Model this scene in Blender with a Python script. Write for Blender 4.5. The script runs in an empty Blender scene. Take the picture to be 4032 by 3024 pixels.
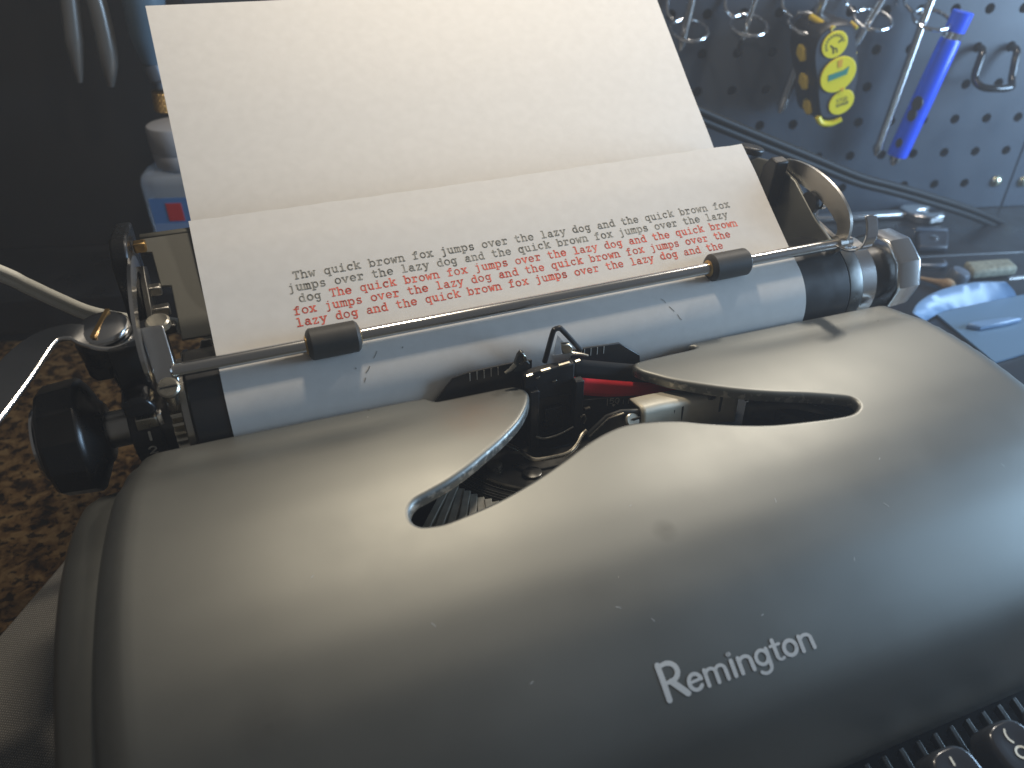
import bpy, bmesh, math, random
import numpy as np
from mathutils import Vector, Matrix
from mathutils.geometry import delaunay_2d_cdt

random.seed(7)
rng = np.random.default_rng(7)
S = bpy.context.scene
COL = S.collection
# ------------------------------------------------------------------ units
# All coordinates below are millimetres in the typewriter's frame:
# x along the platen, y away from the typist, z up; TABLE is the countertop.
TABLE = -155.0
def W(p):
    return Vector((p[0] * .001, p[1] * .001, (p[2] - TABLE) * .001))

# ------------------------------------------------------------------ camera
cam_d = bpy.data.cameras.new('camera')
cam = bpy.data.objects.new('camera', cam_d)
COL.objects.link(cam)
CAM = np.array([-14.4, -238.8, 116.8])
right = Vector((0.9314, -0.3640, -0.0028))
down = Vector((-0.2089, -0.5283, -0.8230))
fwd = Vector((0.2980, 0.7671, -0.5681))
fwd.normalize()
right = (right - fwd * right.dot(fwd)).normalized()
up = -(fwd.cross(right)).normalized()
if up.dot(down) > 0:
    up = -up
m = Matrix((right, up, -fwd)).transposed().to_4x4()
m.translation = W(CAM)
cam.matrix_world = m
cam_d.sensor_width = 36.0
cam_d.lens = 27.04
cam_d.clip_start = 0.005
cam_d.clip_end = 50
cam_d.dof.use_dof = True
cam_d.dof.focus_distance = 0.270
cam_d.dof.aperture_fstop = 13.0
S.camera = cam

# ------------------------------------------------------------------ world + lamps
world = bpy.data.worlds.new('World')
S.world = world
world.use_nodes = True
bg = world.node_tree.nodes['Background']
bg.inputs[0].default_value = (1.0, 0.96, 0.90, 1)
bg.inputs[1].default_value = 0.056

def lamp(name, pos, target, size, power, color, size_y=None, spread=180):
    d = bpy.data.lights.new(name, 'AREA')
    d.shape = 'RECTANGLE' if size_y else 'DISK'
    d.size = size
    if size_y:
        d.size_y = size_y
    d.energy = power
    d.color = color
    d.spread = math.radians(spread)
    o = bpy.data.objects.new(name, d)
    COL.objects.link(o)
    o.location = W(pos)
    o.rotation_euler = (W(target) - W(pos)).to_track_quat('-Z', 'Y').to_euler()
    return o
lamp('desk_lamp_light', (95, 92, 330), (95, -30, -20), .040, .74, (1.0, .87, .70), .026)
lamp('desk_lamp_light_second', (425, 125, 330), (130, -40, -30), .040, 1.05, (1.0, .91, .80), .026)
lamp('window_light', (800, -200, 70), (420, 120, -60), .34, 6.0, (.46, .70, 1.0), .28)

S.view_settings.view_transform = 'Standard'
S.view_settings.look = 'None'
S.view_settings.exposure = 0.12
S.view_settings.gamma = 1
S.render.engine = 'CYCLES'

# ------------------------------------------------------------------ materials
MATS = {}
def mat(name, color, rough=.5, metal=0.0, spec=.5, noise=None, bump=None, coat=0, rough_var=None, coord='Object', emit=None):
    """Principled material; noise=(scale, amount) varies colour, bump=(scale, strength mm) gives fine relief."""
    mt = bpy.data.materials.new(name)
    mt.use_nodes = True
    nt = mt.node_tree
    b = nt.nodes['Principled BSDF']
    b.inputs['Base Color'].default_value = (*color, 1)
    b.inputs['Roughness'].default_value = rough
    b.inputs['Metallic'].default_value = metal
    b.inputs['Specular IOR Level'].default_value = spec
    b.inputs['Coat Weight'].default_value = coat
    b.inputs['Coat Roughness'].default_value = .15
    tc = nt.nodes.new('ShaderNodeTexCoord')
    def nz(scale, detail=4):
        n = nt.nodes.new('ShaderNodeTexNoise')
        n.inputs['Scale'].default_value = scale
        n.inputs['Detail'].default_value = detail
        nt.links.new(tc.outputs[coord], n.inputs['Vector'])
        return n
    if noise:
        n = nz(noise[0])
        r = nt.nodes.new('ShaderNodeValToRGB')
        a = noise[1]
        r.color_ramp.elements[0].position = .3
        r.color_ramp.elements[1].position = .7
        r.color_ramp.elements[0].color = (*[max(0, c * (1 - a)) for c in color], 1)
        r.color_ramp.elements[1].color = (*[min(1, c * (1 + a)) for c in color], 1)
        nt.links.new(n.outputs['Fac'], r.inputs[0])
        nt.links.new(r.outputs[0], b.inputs['Base Color'])
    if rough_var:
        n = nz(rough_var[0], 5)
        mr = nt.nodes.new('ShaderNodeMapRange')
        mr.inputs[1].default_value = .3
        mr.inputs[2].default_value = .7
        mr.inputs[3].default_value = rough - rough_var[1]
        mr.inputs[4].default_value = rough + rough_var[1]
        nt.links.new(n.outputs['Fac'], mr.inputs[0])
        nt.links.new(mr.outputs[0], b.inputs['Roughness'])
    if bump:
        n = nz(bump[0], 3)
        bp = nt.nodes.new('ShaderNodeBump')
        bp.inputs['Strength'].default_value = 1.0
        bp.inputs['Distance'].default_value = bump[1] * .001
        nt.links.new(n.outputs['Fac'], bp.inputs['Height'])
        nt.links.new(bp.outputs[0], b.inputs['Normal'])
    MATS[name] = mt
    return mt

mat('hood_paint', (.233, .236, .218), .47, .90, .4, noise=(25, .03), bump=(2200, .006), rough_var=(22, .045))
def hood_wear():
    nt = MATS['hood_paint'].node_tree
    b = nt.nodes['Principled BSDF']
    src = b.inputs['Base Color'].links[0].from_socket
    tc = nt.nodes.new('ShaderNodeTexCoord')
    at = nt.nodes.new('ShaderNodeAttribute')
    at.attribute_name = 'edge'
    n = nt.nodes.new('ShaderNodeTexNoise')
    n.inputs['Scale'].default_value = 420
    n.inputs['Detail'].default_value = 5
    nt.links.new(tc.outputs['Object'], n.inputs['Vector'])
    a = nt.nodes.new('ShaderNodeMath'); a.operation = 'MULTIPLY'; a.inputs[1].default_value = .22
    nt.links.new(at.outputs['Fac'], a.inputs[0])
    c = nt.nodes.new('ShaderNodeMath'); c.operation = 'SUBTRACT'
    nt.links.new(n.outputs['Fac'], c.inputs[0]); nt.links.new(a.outputs[0], c.inputs[1])
    m1 = nt.nodes.new('ShaderNodeMapRange')
    m1.inputs[1].default_value = .52; m1.inputs[2].default_value = .60
    nt.links.new(c.outputs[0], m1.inputs[0])
    v = nt.nodes.new('ShaderNodeTexVoronoi')
    v.inputs['Scale'].default_value = 95
    nt.links.new(tc.outputs['Object'], v.inputs['Vector'])
    sep = nt.nodes.new('ShaderNodeSeparateColor')
    nt.links.new(v.outputs['Color'], sep.inputs[0])
    thr = nt.nodes.new('ShaderNodeMapRange')
    thr.inputs[1].default_value = .80; thr.inputs[2].default_value = 1.0; thr.inputs[3].default_value = 0; thr.inputs[4].default_value = .075
    nt.links.new(sep.outputs[0], thr.inputs[0])
    sp = nt.nodes.new('ShaderNodeMath'); sp.operation = 'LESS_THAN'
    nt.links.new(v.outputs['Distance'], sp.inputs[0]); nt.links.new(thr.outputs[0], sp.inputs[1])
    mx = nt.nodes.new('ShaderNodeMix'); mx.data_type = 'RGBA'
    mx.inputs[7].default_value = (.50, .48, .43, 1)
    nt.links.new(m1.outputs[0], mx.inputs[0]); nt.links.new(src, mx.inputs[6])
    mx2 = nt.nodes.new('ShaderNodeMix'); mx2.data_type = 'RGBA'
    cr = nt.nodes.new('ShaderNodeMix'); cr.data_type = 'RGBA'
    cr.inputs[6].default_value = (.12, .115, .10, 1); cr.inputs[7].default_value = (.72, .72, .70, 1)
    gt = nt.nodes.new('ShaderNodeMath'); gt.operation = 'GREATER_THAN'; gt.inputs[1].default_value = .45
    nt.links.new(sep.outputs[1], gt.inputs[0]); nt.links.new(gt.outputs[0], cr.inputs[0])
    nt.links.new(sp.outputs[0], mx2.inputs[0]); nt.links.new(mx.outputs[2], mx2.inputs[6]); nt.links.new(cr.outputs[2], mx2.inputs[7])
    last = mx2.outputs[2]
    for (px, py, pz, rad_, colr) in ((81, -111, -39, 4.2, (.10, .10, .09, 1)), (46, -50, -30.5, 16, (.26, .20, .16, 1)), (-30, -128, -43, 9, (.16, .16, .15, 1))):
        dv = nt.nodes.new('ShaderNodeVectorMath'); dv.operation = 'DISTANCE'
        dv.inputs[1].default_value = ((px - 89) * .001, (py + 60) * .001, (pz + 152) * .001)
        nt.links.new(tc.outputs['Object'], dv.inputs[0])
        mr = nt.nodes.new('ShaderNodeMapRange')
        mr.inputs[1].default_value = 0; mr.inputs[2].default_value = rad_ * .001; mr.inputs[3].default_value = .95; mr.inputs[4].default_value = 0
        nt.links.new(dv.outputs['Value'], mr.inputs[0])
        n3 = nt.nodes.new('ShaderNodeTexNoise'); n3.inputs['Scale'].default_value = 260; n3.inputs['Detail'].default_value = 4
        nt.links.new(tc.outputs['Object'], n3.inputs['Vector'])
        mu = nt.nodes.new('ShaderNodeMath'); mu.operation = 'MULTIPLY'
        nt.links.new(mr.outputs[0], mu.inputs[0]); nt.links.new(n3.outputs['Fac'], mu.inputs[1])
        m3 = nt.nodes.new('ShaderNodeMix'); m3.data_type = 'RGBA'
        m3.inputs[7].default_value = colr
        nt.links.new(mu.outputs[0], m3.inputs[0]); nt.links.new(last, m3.inputs[6])
        last = m3.outputs[2]
    nt.links.new(last, b.inputs['Base Color'])
hood_wear()
mat('side_paint', (.20, .203, .185), .40, .7, .5, bump=(1500, .010), rough_var=(90, .06))
mat('table_paint', (.17, .168, .145), .42, .15, .5, bump=(1500, .01))
mat('chrome', (.78, .78, .78), .10, 1.0, rough_var=(300, .04))
mat('chrome_soft', (.70, .69, .67), .20, 1.0)
mat('steel', (.50, .48, .44), .34, 1.0, noise=(60, .05), rough_var=(250, .05))
mat('cast_paint', (.60, .55, .43), .5, .2, .5, noise=(150, .1))
mat('bar_steel', (.78, .74, .62), .45, .2, .5, noise=(200, .15))
mat('dark_steel', (.10, .098, .09), .36, .8, noise=(180, .2), rough_var=(200, .1))
mat('nickel', (.62, .57, .46), .30, 1.0, noise=(150, .12), rough_var=(150, .08))
mat('black_enamel', (.012, .012, .012), .28, 0, .5, rough_var=(200, .08))
mat('black_plastic', (.010, .010, .011), .16, 0, .5, coat=.3, rough_var=(120, .05))
mat('key_plastic', (.030, .033, .040), .22, 0, .5, coat=.5)
mat('knob_plastic', (.014, .013, .012), .30, 0, .5, rough_var=(150, .06))
mat('black_satin', (.018, .018, .018), .42, 0, .5, rough_var=(150, .1))
mat('rubber', (.022, .022, .022), .36, 0, .5, noise=(90, .2), rough_var=(110, .06))
mat('roller_rubber', (.055, .052, .046), .55, 0, .4, noise=(200, .12), bump=(900, .01))
mat('brass', (.55, .36, .14), .35, 1.0, noise=(200, .2))
mat('ribbon_red', (.85, .03, .04), .7, 0, .3, bump=(1800, .02))
mat('ribbon_black', (.014, .014, .014), .75, 0, .3, bump=(1800, .02))
mat('white_mark', (.72, .70, .62), .6)
mat('cream_mark', (.82, .78, .64), .5)
mat('logo_silver', (.60, .64, .66), .5, 0)
mat('ink_black', (.31, .30, .265), .8, 0, .2, noise=(420, .45))
mat('ink_red', (.90, .17, .12), .8, 0, .2, noise=(420, .30))
mat('interior', (.010, .010, .009), .7)
mat('peg_metal', (.046, .057, .073), .40, .0, .5, noise=(12, .10), bump=(1200, .012), rough_var=(40, .08))
mat('peg_plain', (.020, .020, .020), .5, 0, .5, noise=(12, .2), rough_var=(40, .1))
mat('wall_black', (.012, .012, .013), .8)
mat('ledge_black', (.014, .015, .017), .38, 0, .5, noise=(40, .3), rough_var=(40, .12))
mat('cable_black', (.008, .008, .008), .55, 0, .25)
mat('cable_white', (.78, .78, .70), .5)
mat('pen_blue', (.008, .085, .80), .30, 0, .5, coat=.3)
mat('yellow', (.80, .66, .015), .38)
mat('grip_yellow', (.50, .36, .02), .5)
mat('orange', (.72, .36, .01), .5)
mat('case_black', (.020, .021, .024), .45)
mat('case_face', (.045, .052, .066), .45)
mat('green_level', (.06, .26, .20), .25)
mat('dark_print', (.10, .09, .02), .6)
mat('cap_white', (.42, .43, .46), .45)
mat('label_blue', (.09, .21, .46), .4)
mat('label_pale', (.20, .30, .50), .4)
mat('label_red', (.55, .04, .045), .4)
mat('handle_blue', (.10, .17, .24), .35)
mat('handle_grey', (.34, .33, .31), .32, .7)
mat('tray_blue', (.14, .23, .36), .35, 0, .5, noise=(40, .1))
mat('tray_floor', (.10, .17, .25), .4)
mat('sponge', (.20, .20, .15), .8, noise=(300, .35), bump=(500, .3))
mat('wood_stick', (.30, .20, .11), .6)
mat('clutter_dark', (.030, .034, .042), .4)
mat('clutter_mid', (.11, .13, .16), .35, .3)
mat('bolt_brass', (.62, .60, .42), .25, 1.0)

def glass_mat():
    mt = bpy.data.materials.new('clear_plastic')
    mt.use_nodes = True
    b = mt.node_tree.nodes['Principled BSDF']
    b.inputs['Base Color'].default_value = (.75, .80, .86, 1)
    b.inputs['Roughness'].default_value = .22
    b.inputs['Transmission Weight'].default_value = .7
    b.inputs['IOR'].default_value = 1.35
    MATS['clear_plastic'] = mt
glass_mat()

def paper_mat():
    mt = bpy.data.materials.new('paper')
    mt.use_nodes = True
    nt = mt.node_tree
    b = nt.nodes['Principled BSDF']
    b.inputs['Roughness'].default_value = .75
    b.inputs['Specular IOR Level'].default_value = .25
    tc = nt.nodes.new('ShaderNodeTexCoord')
    n = nt.nodes.new('ShaderNodeTexNoise')
    n.inputs['Scale'].default_value = 260
    n.inputs['Detail'].default_value = 6
    nt.links.new(tc.outputs['Object'], n.inputs['Vector'])
    r = nt.nodes.new('ShaderNodeValToRGB')
    r.color_ramp.elements[0].position = .3
    r.color_ramp.elements[0].color = (.705, .68, .635, 1)
    r.color_ramp.elements[1].position = .7
    r.color_ramp.elements[1].color = (.745, .72, .675, 1)
    nt.links.new(n.outputs['Fac'], r.inputs[0])
    nt.links.new(r.outputs[0], b.inputs['Base Color'])
    n2 = nt.nodes.new('ShaderNodeTexNoise')
    n2.inputs['Scale'].default_value = 900
    n2.inputs['Detail'].default_value = 4
    nt.links.new(tc.outputs['Object'], n2.inputs['Vector'])
    bp = nt.nodes.new('ShaderNodeBump')
    bp.inputs['Strength'].default_value = 1
    bp.inputs['Distance'].default_value = .000008
    nt.links.new(n2.outputs['Fac'], bp.inputs['Height'])
    nt.links.new(bp.outputs[0], b.inputs['Normal'])
    MATS['paper'] = mt
paper_mat()

def granite_mat():
    mt = bpy.data.materials.new('granite')
    mt.use_nodes = True
    nt = mt.node_tree
    b = nt.nodes['Principled BSDF']
    b.inputs['Roughness'].default_value = .22
    tc = nt.nodes.new('ShaderNodeTexCoord')
    def ramp(src, els):
        r = nt.nodes.new('ShaderNodeValToRGB')
        while len(r.color_ramp.elements) < len(els):
            r.color_ramp.elements.new(.5)
        for e, (p, c) in zip(r.color_ramp.elements, els):
            e.position = p
            e.color = (*c, 1)
        nt.links.new(src, r.inputs[0])
        return r
    n1 = nt.nodes.new('ShaderNodeTexNoise')
    n1.inputs['Scale'].default_value = 95
    n1.inputs['Detail'].default_value = 7
    n1.inputs['Roughness'].default_value = .65
    n1.inputs['Distortion'].default_value = .6
    nt.links.new(tc.outputs['Object'], n1.inputs['Vector'])
    r1 = ramp(n1.outputs['Fac'], [(.34, (.008, .006, .004)), (.43, (.05, .028, .012)), (.52, (.135, .08, .032)), (.60, (.21, .14, .065)), (.70, (.065, .04, .02))])
    v = nt.nodes.new('ShaderNodeTexNoise')
    v.inputs['Scale'].default_value = 210
    v.inputs['Detail'].default_value = 3
    nt.links.new(tc.outputs['Object'], v.inputs['Vector'])
    r2 = ramp(v.outputs['Fac'], [(.38, (.03, .025, .02)), (.47, (1, 1, 1))])
    mx = nt.nodes.new('ShaderNodeMix')
    mx.data_type = 'RGBA'
    mx.blend_type = 'MULTIPLY'
    mx.inputs[0].default_value = .85
    nt.links.new(r1.outputs[0], mx.inputs[6])
    nt.links.new(r2.outputs[0], mx.inputs[7])
    nt.links.new(mx.outputs[2], b.inputs['Base Color'])
    MATS['granite'] = mt
granite_mat()

def cloth_mat():
    mt = bpy.data.materials.new('woven_cloth')
    mt.use_nodes = True
    nt = mt.node_tree
    b = nt.nodes['Principled BSDF']
    b.inputs['Roughness'].default_value = .9
    b.inputs['Specular IOR Level'].default_value = .15
    tc = nt.nodes.new('ShaderNodeTexCoord')
    mp = nt.nodes.new('ShaderNodeMapping')
    mp.inputs['Rotation'].default_value[2] = .5
    nt.links.new(tc.outputs['Object'], mp.inputs[0])
    hs = []
    for d in ('X', 'Y'):
        w = nt.nodes.new('ShaderNodeTexWave')
        w.bands_direction = d
        w.inputs['Scale'].default_value = 330
        w.inputs['Distortion'].default_value = 1.2
        w.inputs['Detail'].default_value = 2
        w.inputs['Detail Scale'].default_value = 3
        nt.links.new(mp.outputs[0], w.inputs[0])
        hs.append(w)
    mu = nt.nodes.new('ShaderNodeMath')
    mu.operation = 'MULTIPLY'
    nt.links.new(hs[0].outputs['Fac'], mu.inputs[0])
    nt.links.new(hs[1].outputs['Fac'], mu.inputs[1])
    r = nt.nodes.new('ShaderNodeValToRGB')
    r.color_ramp.elements[0].color = (.20, .19, .17, 1)
    r.color_ramp.elements[1].position = .6
    r.color_ramp.elements[1].color = (.52, .50, .46, 1)
    nt.links.new(mu.outputs[0], r.inputs[0])
    nt.links.new(r.outputs[0], b.inputs['Base Color'])
    bp = nt.nodes.new('ShaderNodeBump')
    bp.inputs['Distance'].default_value = .0004
    nt.links.new(mu.outputs[0], bp.inputs['Height'])
    nt.links.new(bp.outputs[0], b.inputs['Normal'])
    MATS['woven_cloth'] = mt
cloth_mat()

# ------------------------------------------------------------------ geometry helpers
def nrm(v):
    v = np.array(v, float)
    return v / np.linalg.norm(v)
def frame(d):
    d = nrm(d)
    a = np.array([0, 0, 1.]) if abs(d[2]) < .9 else np.array([1., 0, 0])
    u = nrm(np.cross(a, d))
    return u, np.cross(d, u)

class MB:
    """Collects shapes (in mm, world axes) into one mesh."""
    def __init__(s):
        s.v = []
        s.f = []
    def add(s, vs, fs):
        k = len(s.v)
        s.v += [tuple(map(float, p)) for p in vs]
        s.f += [[i + k for i in f] for f in fs]
        return s
    def box(s, c, size, ax=None):
        ax = np.eye(3) if ax is None else np.array(ax, float)
        c = np.array(c, float)
        h = np.array(size, float) / 2
        vs = [c + ax[0] * h[0] * i + ax[1] * h[1] * j + ax[2] * h[2] * k for i in (-1, 1) for j in (-1, 1) for k in (-1, 1)]
        return s.add(vs, [(0, 1, 3, 2), (4, 6, 7, 5), (0, 4, 5, 1), (2, 3, 7, 6), (0, 2, 6, 4), (1, 5, 7, 3)])
    def prism(s, pts, off):
        """polygon of 3D points swept by the vector off"""
        n = len(pts)
        a = [np.array(p, float) for p in pts]
        b = [p + np.array(off, float) for p in a]
        return s.add(a + b, [list(range(n))[::-1], list(range(n, 2 * n))] + [(i, (i + 1) % n, n + (i + 1) % n, n + i) for i in range(n)])
    def lathe(s, o, d, prof, n=32, scale2=1.0):
        """profile [(t, r)...] turned about the line o + t d"""
        o = np.array(o, float)
        d = nrm(d)
        u, w = frame(d)
        vs, fs = [], []
        for t, r in prof:
            for i in range(n):
                a = 2 * math.pi * i / n
                vs.append(o + d * t + (u * math.cos(a) + w * math.sin(a) * scale2) * r)
        for j in range(len(prof) - 1):
            for i in range(n):
                k = (i + 1) % n
                fs.append((j * n + i, j * n + k, (j + 1) * n + k, (j + 1) * n + i))
        fs.append(list(range(n))[::-1])
        fs.append([(len(prof) - 1) * n + i for i in range(n)])
        return s.add(vs, fs)
    def cyl(s, a, b, r, n=24, ch=0.0):
        a, b = np.array(a, float), np.array(b, float)
        L = np.linalg.norm(b - a)
        if ch:
            return s.lathe(a, b - a, [(0, r - ch), (ch, r), (L - ch, r), (L, r - ch)], n)
        return s.lathe(a, b - a, [(0, r), (L, r)], n)
    def tube(s, pts, r, n=10, flat=None):
        pts = [np.array(p, float) for p in pts]
        rs = r if isinstance(r, (list, tuple)) else [r] * len(pts)
        vs, fs = [], []
        pu = None
        for i, p in enumerate(pts):
            d = nrm(pts[min(i + 1, len(pts) - 1)] - pts[max(i - 1, 0)])
            if pu is None:
                u, w = frame(d)
            else:
                u = nrm(pu - d * np.dot(pu, d))
                w = np.cross(d, u)
            pu = u
            for k in range(n):
                a = 2 * math.pi * k / n
                vs.append(p + (u * math.cos(a) + w * math.sin(a)) * rs[i])
        for i in range(len(pts) - 1):
            for k in range(n):
                q = (k + 1) % n
                fs.append((i * n + k, i * n + q, (i + 1) * n + q, (i + 1) * n + k))
        fs.append(list(range(n))[::-1])
        fs.append([(len(pts) - 1) * n + k for k in range(n)])
        return s.add(vs, fs)
    def strip(s, pts, wid, th):
        """flat bar along pts; wid = width vector(s), th = thickness along the bar's normal"""
        pts = [np.array(p, float) for p in pts]
        ws = wid if isinstance(wid, list) else [wid] * len(pts)
        vs, fs = [], []
        for i, p in enumerate(pts):
            d = nrm(pts[min(i + 1, len(pts) - 1)] - pts[max(i - 1, 0)])
            w = np.array(ws[i], float)
            nn = nrm(np.cross(d, w)) * th / 2
            vs += [p - w / 2 - nn, p + w / 2 - nn, p + w / 2 + nn, p - w / 2 + nn]
        for i in range(len(pts) - 1):
            for k in range(4):
                q = (k + 1) % 4
                fs.append((4 * i + k, 4 * i + q, 4 * i + 4 + q, 4 * i + 4 + k))
        fs.append((3, 2, 1, 0))
        e = 4 * (len(pts) - 1)
        fs.append((e, e + 1, e + 2, e + 3))
        return s.add(vs, fs)
    def build(s, name, m, parent=None, bevel=0, smooth=35, solid=0, seg=2, fix=True):
        me = bpy.data.meshes.new(name)
        org = W((0, 0, 0))
        base = parent_origin(parent)
        me.from_pydata([W(p) - base for p in s.v], [], s.f)
        if fix:
            bm = bmesh.new()
            bm.from_mesh(me)
            bmesh.ops.recalc_face_normals(bm, faces=bm.faces)
            bm.to_mesh(me)
            bm.free()
        me.materials.append(MATS[m])
        if smooth:
            me.polygons.foreach_set('use_smooth', [True] * len(me.polygons))
            if smooth < 180:
                me.set_sharp_from_angle(angle=math.radians(smooth))
        o = bpy.data.objects.new(name, me)
        COL.objects.link(o)
        if parent:
            o.parent = parent
        if solid:
            md = o.modifiers.new('thickness', 'SOLIDIFY')
            md.thickness = solid * .001
            md.offset = 0
        if bevel:
            md = o.modifiers.new('edge', 'BEVEL')
            md.width = bevel * .001
            md.segments = seg
            md.limit_method = 'ANGLE'
            md.angle_limit = math.radians(40)
            md.harden_normals = False
        return o

ORG = {}
def parent_origin(p):
    if p is None:
        return Vector((0, 0, 0))
    o = Vector((0, 0, 0))
    while p:
        o = o + p.location
        p = p.parent
    return o
def thing(name, label, cat, base, group=None):
    o = bpy.data.objects.new(name, None)
    o.empty_display_size = .02
    COL.objects.link(o)
    o.location = W(base)
    tag(o, label, cat, group)
    return o
def tag(o, label=None, cat=None, group=None, kind=None):
    if label: o['label'] = label
    if cat: o['category'] = cat
    if group: o['group'] = group
    if kind: o['kind'] = kind
    return o
def arc(cx, cy, rx, ry, a0, a1, n=None):
    n = n or max(4, int(abs(a1 - a0) / 18) + 1)
    return [(cx + rx * math.cos(math.radians(a0 + (a1 - a0) * i / n)), cy + ry * math.sin(math.radians(a0 + (a1 - a0) * i / n))) for i in range(n + 1)]
def smooth_curve(pts, n=8):
    """Catmull-Rom through points"""
    P = [np.array(p, float) for p in pts]
    P = [2 * P[0] - P[1]] + P + [2 * P[-1] - P[-2]]
    out = []
    for i in range(1, len(P) - 2):
        for k in range(n):
            t = k / n
            a, b, c, d = P[i - 1:i + 3]
            out.append(.5 * (2 * b + (c - a) * t + (2 * a - 5 * b + 4 * c - d) * t * t + (3 * b - a - 3 * c + d) * t ** 3))
    out.append(P[-2])
    return out

# ------------------------------------------------------------------ setting: countertop, ledge, wall
MB().prism([(-900, -500, TABLE), (1400, -500, TABLE), (1400, 560, TABLE), (-900, 560, TABLE)], (0, 0, -30)).build('countertop', 'granite')
tag(bpy.data.objects['countertop'], kind='structure')

YAW = -0.27263
PO = np.array([366.6, 232.9, 26.2])
PD = np.array([math.cos(YAW), math.sin(YAW), 0])
PN = np.array([math.sin(YAW), -math.cos(YAW), 0])          # towards the viewer
def PG(u, v, w=0.0):
    return PO + PD * u + np.array([0, 0, v]) + PN * w
MB().prism([PG(-1000, -181.2, -12), PG(700, -181.2, -12), PG(700, 420, -12), PG(-1000, 420, -12)], -PN * 10).build('wall', 'wall_black')
tag(bpy.data.objects['wall'], kind='structure')

def panel(u0, u1, r0, r1):
    """perforated sheet: one-inch cells, each with a round hole and its wall"""
    b = MB()
    R = 3.6
    ns = 12
    for r in range(r0, r1 + 1):
        vc = -25.4 * r
        va, vb = vc - 12.7, vc + 12.7
        if r == r1:
            va = -148.0
        for c in range(math.ceil((u0 - 12.6) / 25.4), math.floor((u1 + 12.6) / 25.4) + 1):
            uc = 25.4 * c
            ua, ub = max(uc - 12.7, u0), min(uc + 12.7, u1)
            if ub - ua < 1:
                continue
            if uc - R < ua + .5 or uc + R > ub - .5:
                b.add([PG(ua, va), PG(ub, va), PG(ub, vb), PG(ua, vb)], [(0, 1, 2, 3)])
                continue
            ring = [(uc + R * math.cos(2 * math.pi * i / ns), vc + R * math.sin(2 * math.pi * i / ns)) for i in range(ns)]
            sq = []
            for (x, y) in ring:
                dx, dy = x - uc, y - vc
                k = min(((ub - uc) if dx > 0 else (uc - ua)) / max(abs(dx), 1e-6), ((vb - vc) if dy > 0 else (vc - va)) / max(abs(dy), 1e-6))
                sq.append((uc + dx * k, vc + dy * k))
            vs = [PG(*p) for p in ring] + [PG(*p) for p in sq] + [PG(p[0], p[1], -2.2) for p in ring]
            corners = [(ub, vb), (ua, vb), (ua, va), (ub, va)]
            fs = []
            for i in range(ns):
                k = (i + 1) % ns
                fs.append((i, ns + i, ns + k, k))
                fs.append((i, k, 2 * ns + k, 2 * ns + i))
            base = len(vs)
            for q, cn in enumerate(corners):
                vs.append(PG(*cn))
                # corner triangle between the two square points either side
                best = None
                for i in range(ns):
                    k = (i + 1) % ns
                    a, c2 = sq[i], sq[k]
                    if abs(a[0] - c2[0]) > 1e-4 and abs(a[1] - c2[1]) > 1e-4:
                        if math.hypot((a[0] + c2[0]) / 2 - cn[0], (a[1] + c2[1]) / 2 - cn[1]) < 12:
                            best = (i, k)
                if best:
                    fs.append((ns + best[0], base + q, ns + best[1]))
            b.add(vs, fs)
    return b
peg = thing('pegboard', 'black metal pegboard panels hung with hand tools behind the typewriter', 'pegboard', PG(0, -148))
panel(-393.6, 216.2, -9, 5).build('panel', 'peg_metal', peg, smooth=20, fix=False)
MB().prism([PG(-760, -148, -2), PG(-394.6, -148, -2), PG(-394.6, 241, -2), PG(-760, 241, -2)], PN * 2).build('panel', 'peg_plain', peg, bevel=.6)
panel(217.4, 560, -9, 5).build('panel', 'peg_metal', peg, smooth=20, fix=False)
for (u, v) in ((204.1, -126.5), (227.6, -127.5)):
    MB().lathe(PG(u, v, -1), PN, [(0, 4.6), (1.6, 4.6), (2.8, 3.9), (3.8, 2.4), (4.2, .6)], 20).build('bolt', 'bolt_brass', peg)

# black ledge in front of the pegboard foot
lb = MB()
lt = -122.0
A, B_ = PG(-760, -148.4, 1), PG(560, -148.4, 1)
lb.prism([(*PG(-760, 0, -4)[:2], lt - 26), (*PG(560, 0, -4)[:2], lt - 26), (*PG(560, 0, 82)[:2], lt - 26), (*PG(-760, 0, 82)[:2], lt - 26)], (0, 0, 25.6))
led = lb.build('tool_ledge', 'ledge_black', bevel=1.5)
tag(led, 'long low black shelf ledge along the foot of the pegboard', 'ledge')
MB().prism([(*PG(-760, 0, 0)[:2], TABLE), (*PG(560, 0, 0)[:2], TABLE), (*PG(560, 0, 78)[:2], TABLE), (*PG(-760, 0, 78)[:2], TABLE)], (0, 0, lt - 26 - TABLE)).build('plinth', 'wall_black', None)
pl = bpy.data.objects['plinth']
pl.parent = led

# ------------------------------------------------------------------ cloth under the machine
cl = MB()
poly = [(-30, 205), (-72, 148), (-119, 66), (-142, 28), (-190, -60), (-300, -260), (330, -330), (350, 150), (150, 215)]
cl.prism([(x, y, TABLE + .2) for x, y in poly], (0, 0, 2.6))
tag(cl.build('cloth', 'woven_cloth', bevel=1.0), 'grey woven cloth spread on the granite under the typewriter', 'cloth')

# ================================================================== TYPEWRITER
HC = 89.0                                                   # centre line of the machine
tw = thing('typewriter', 'grey portable typewriter with a sheet of typed paper in its carriage', 'typewriter', (HC, -60, TABLE + 3))

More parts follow.
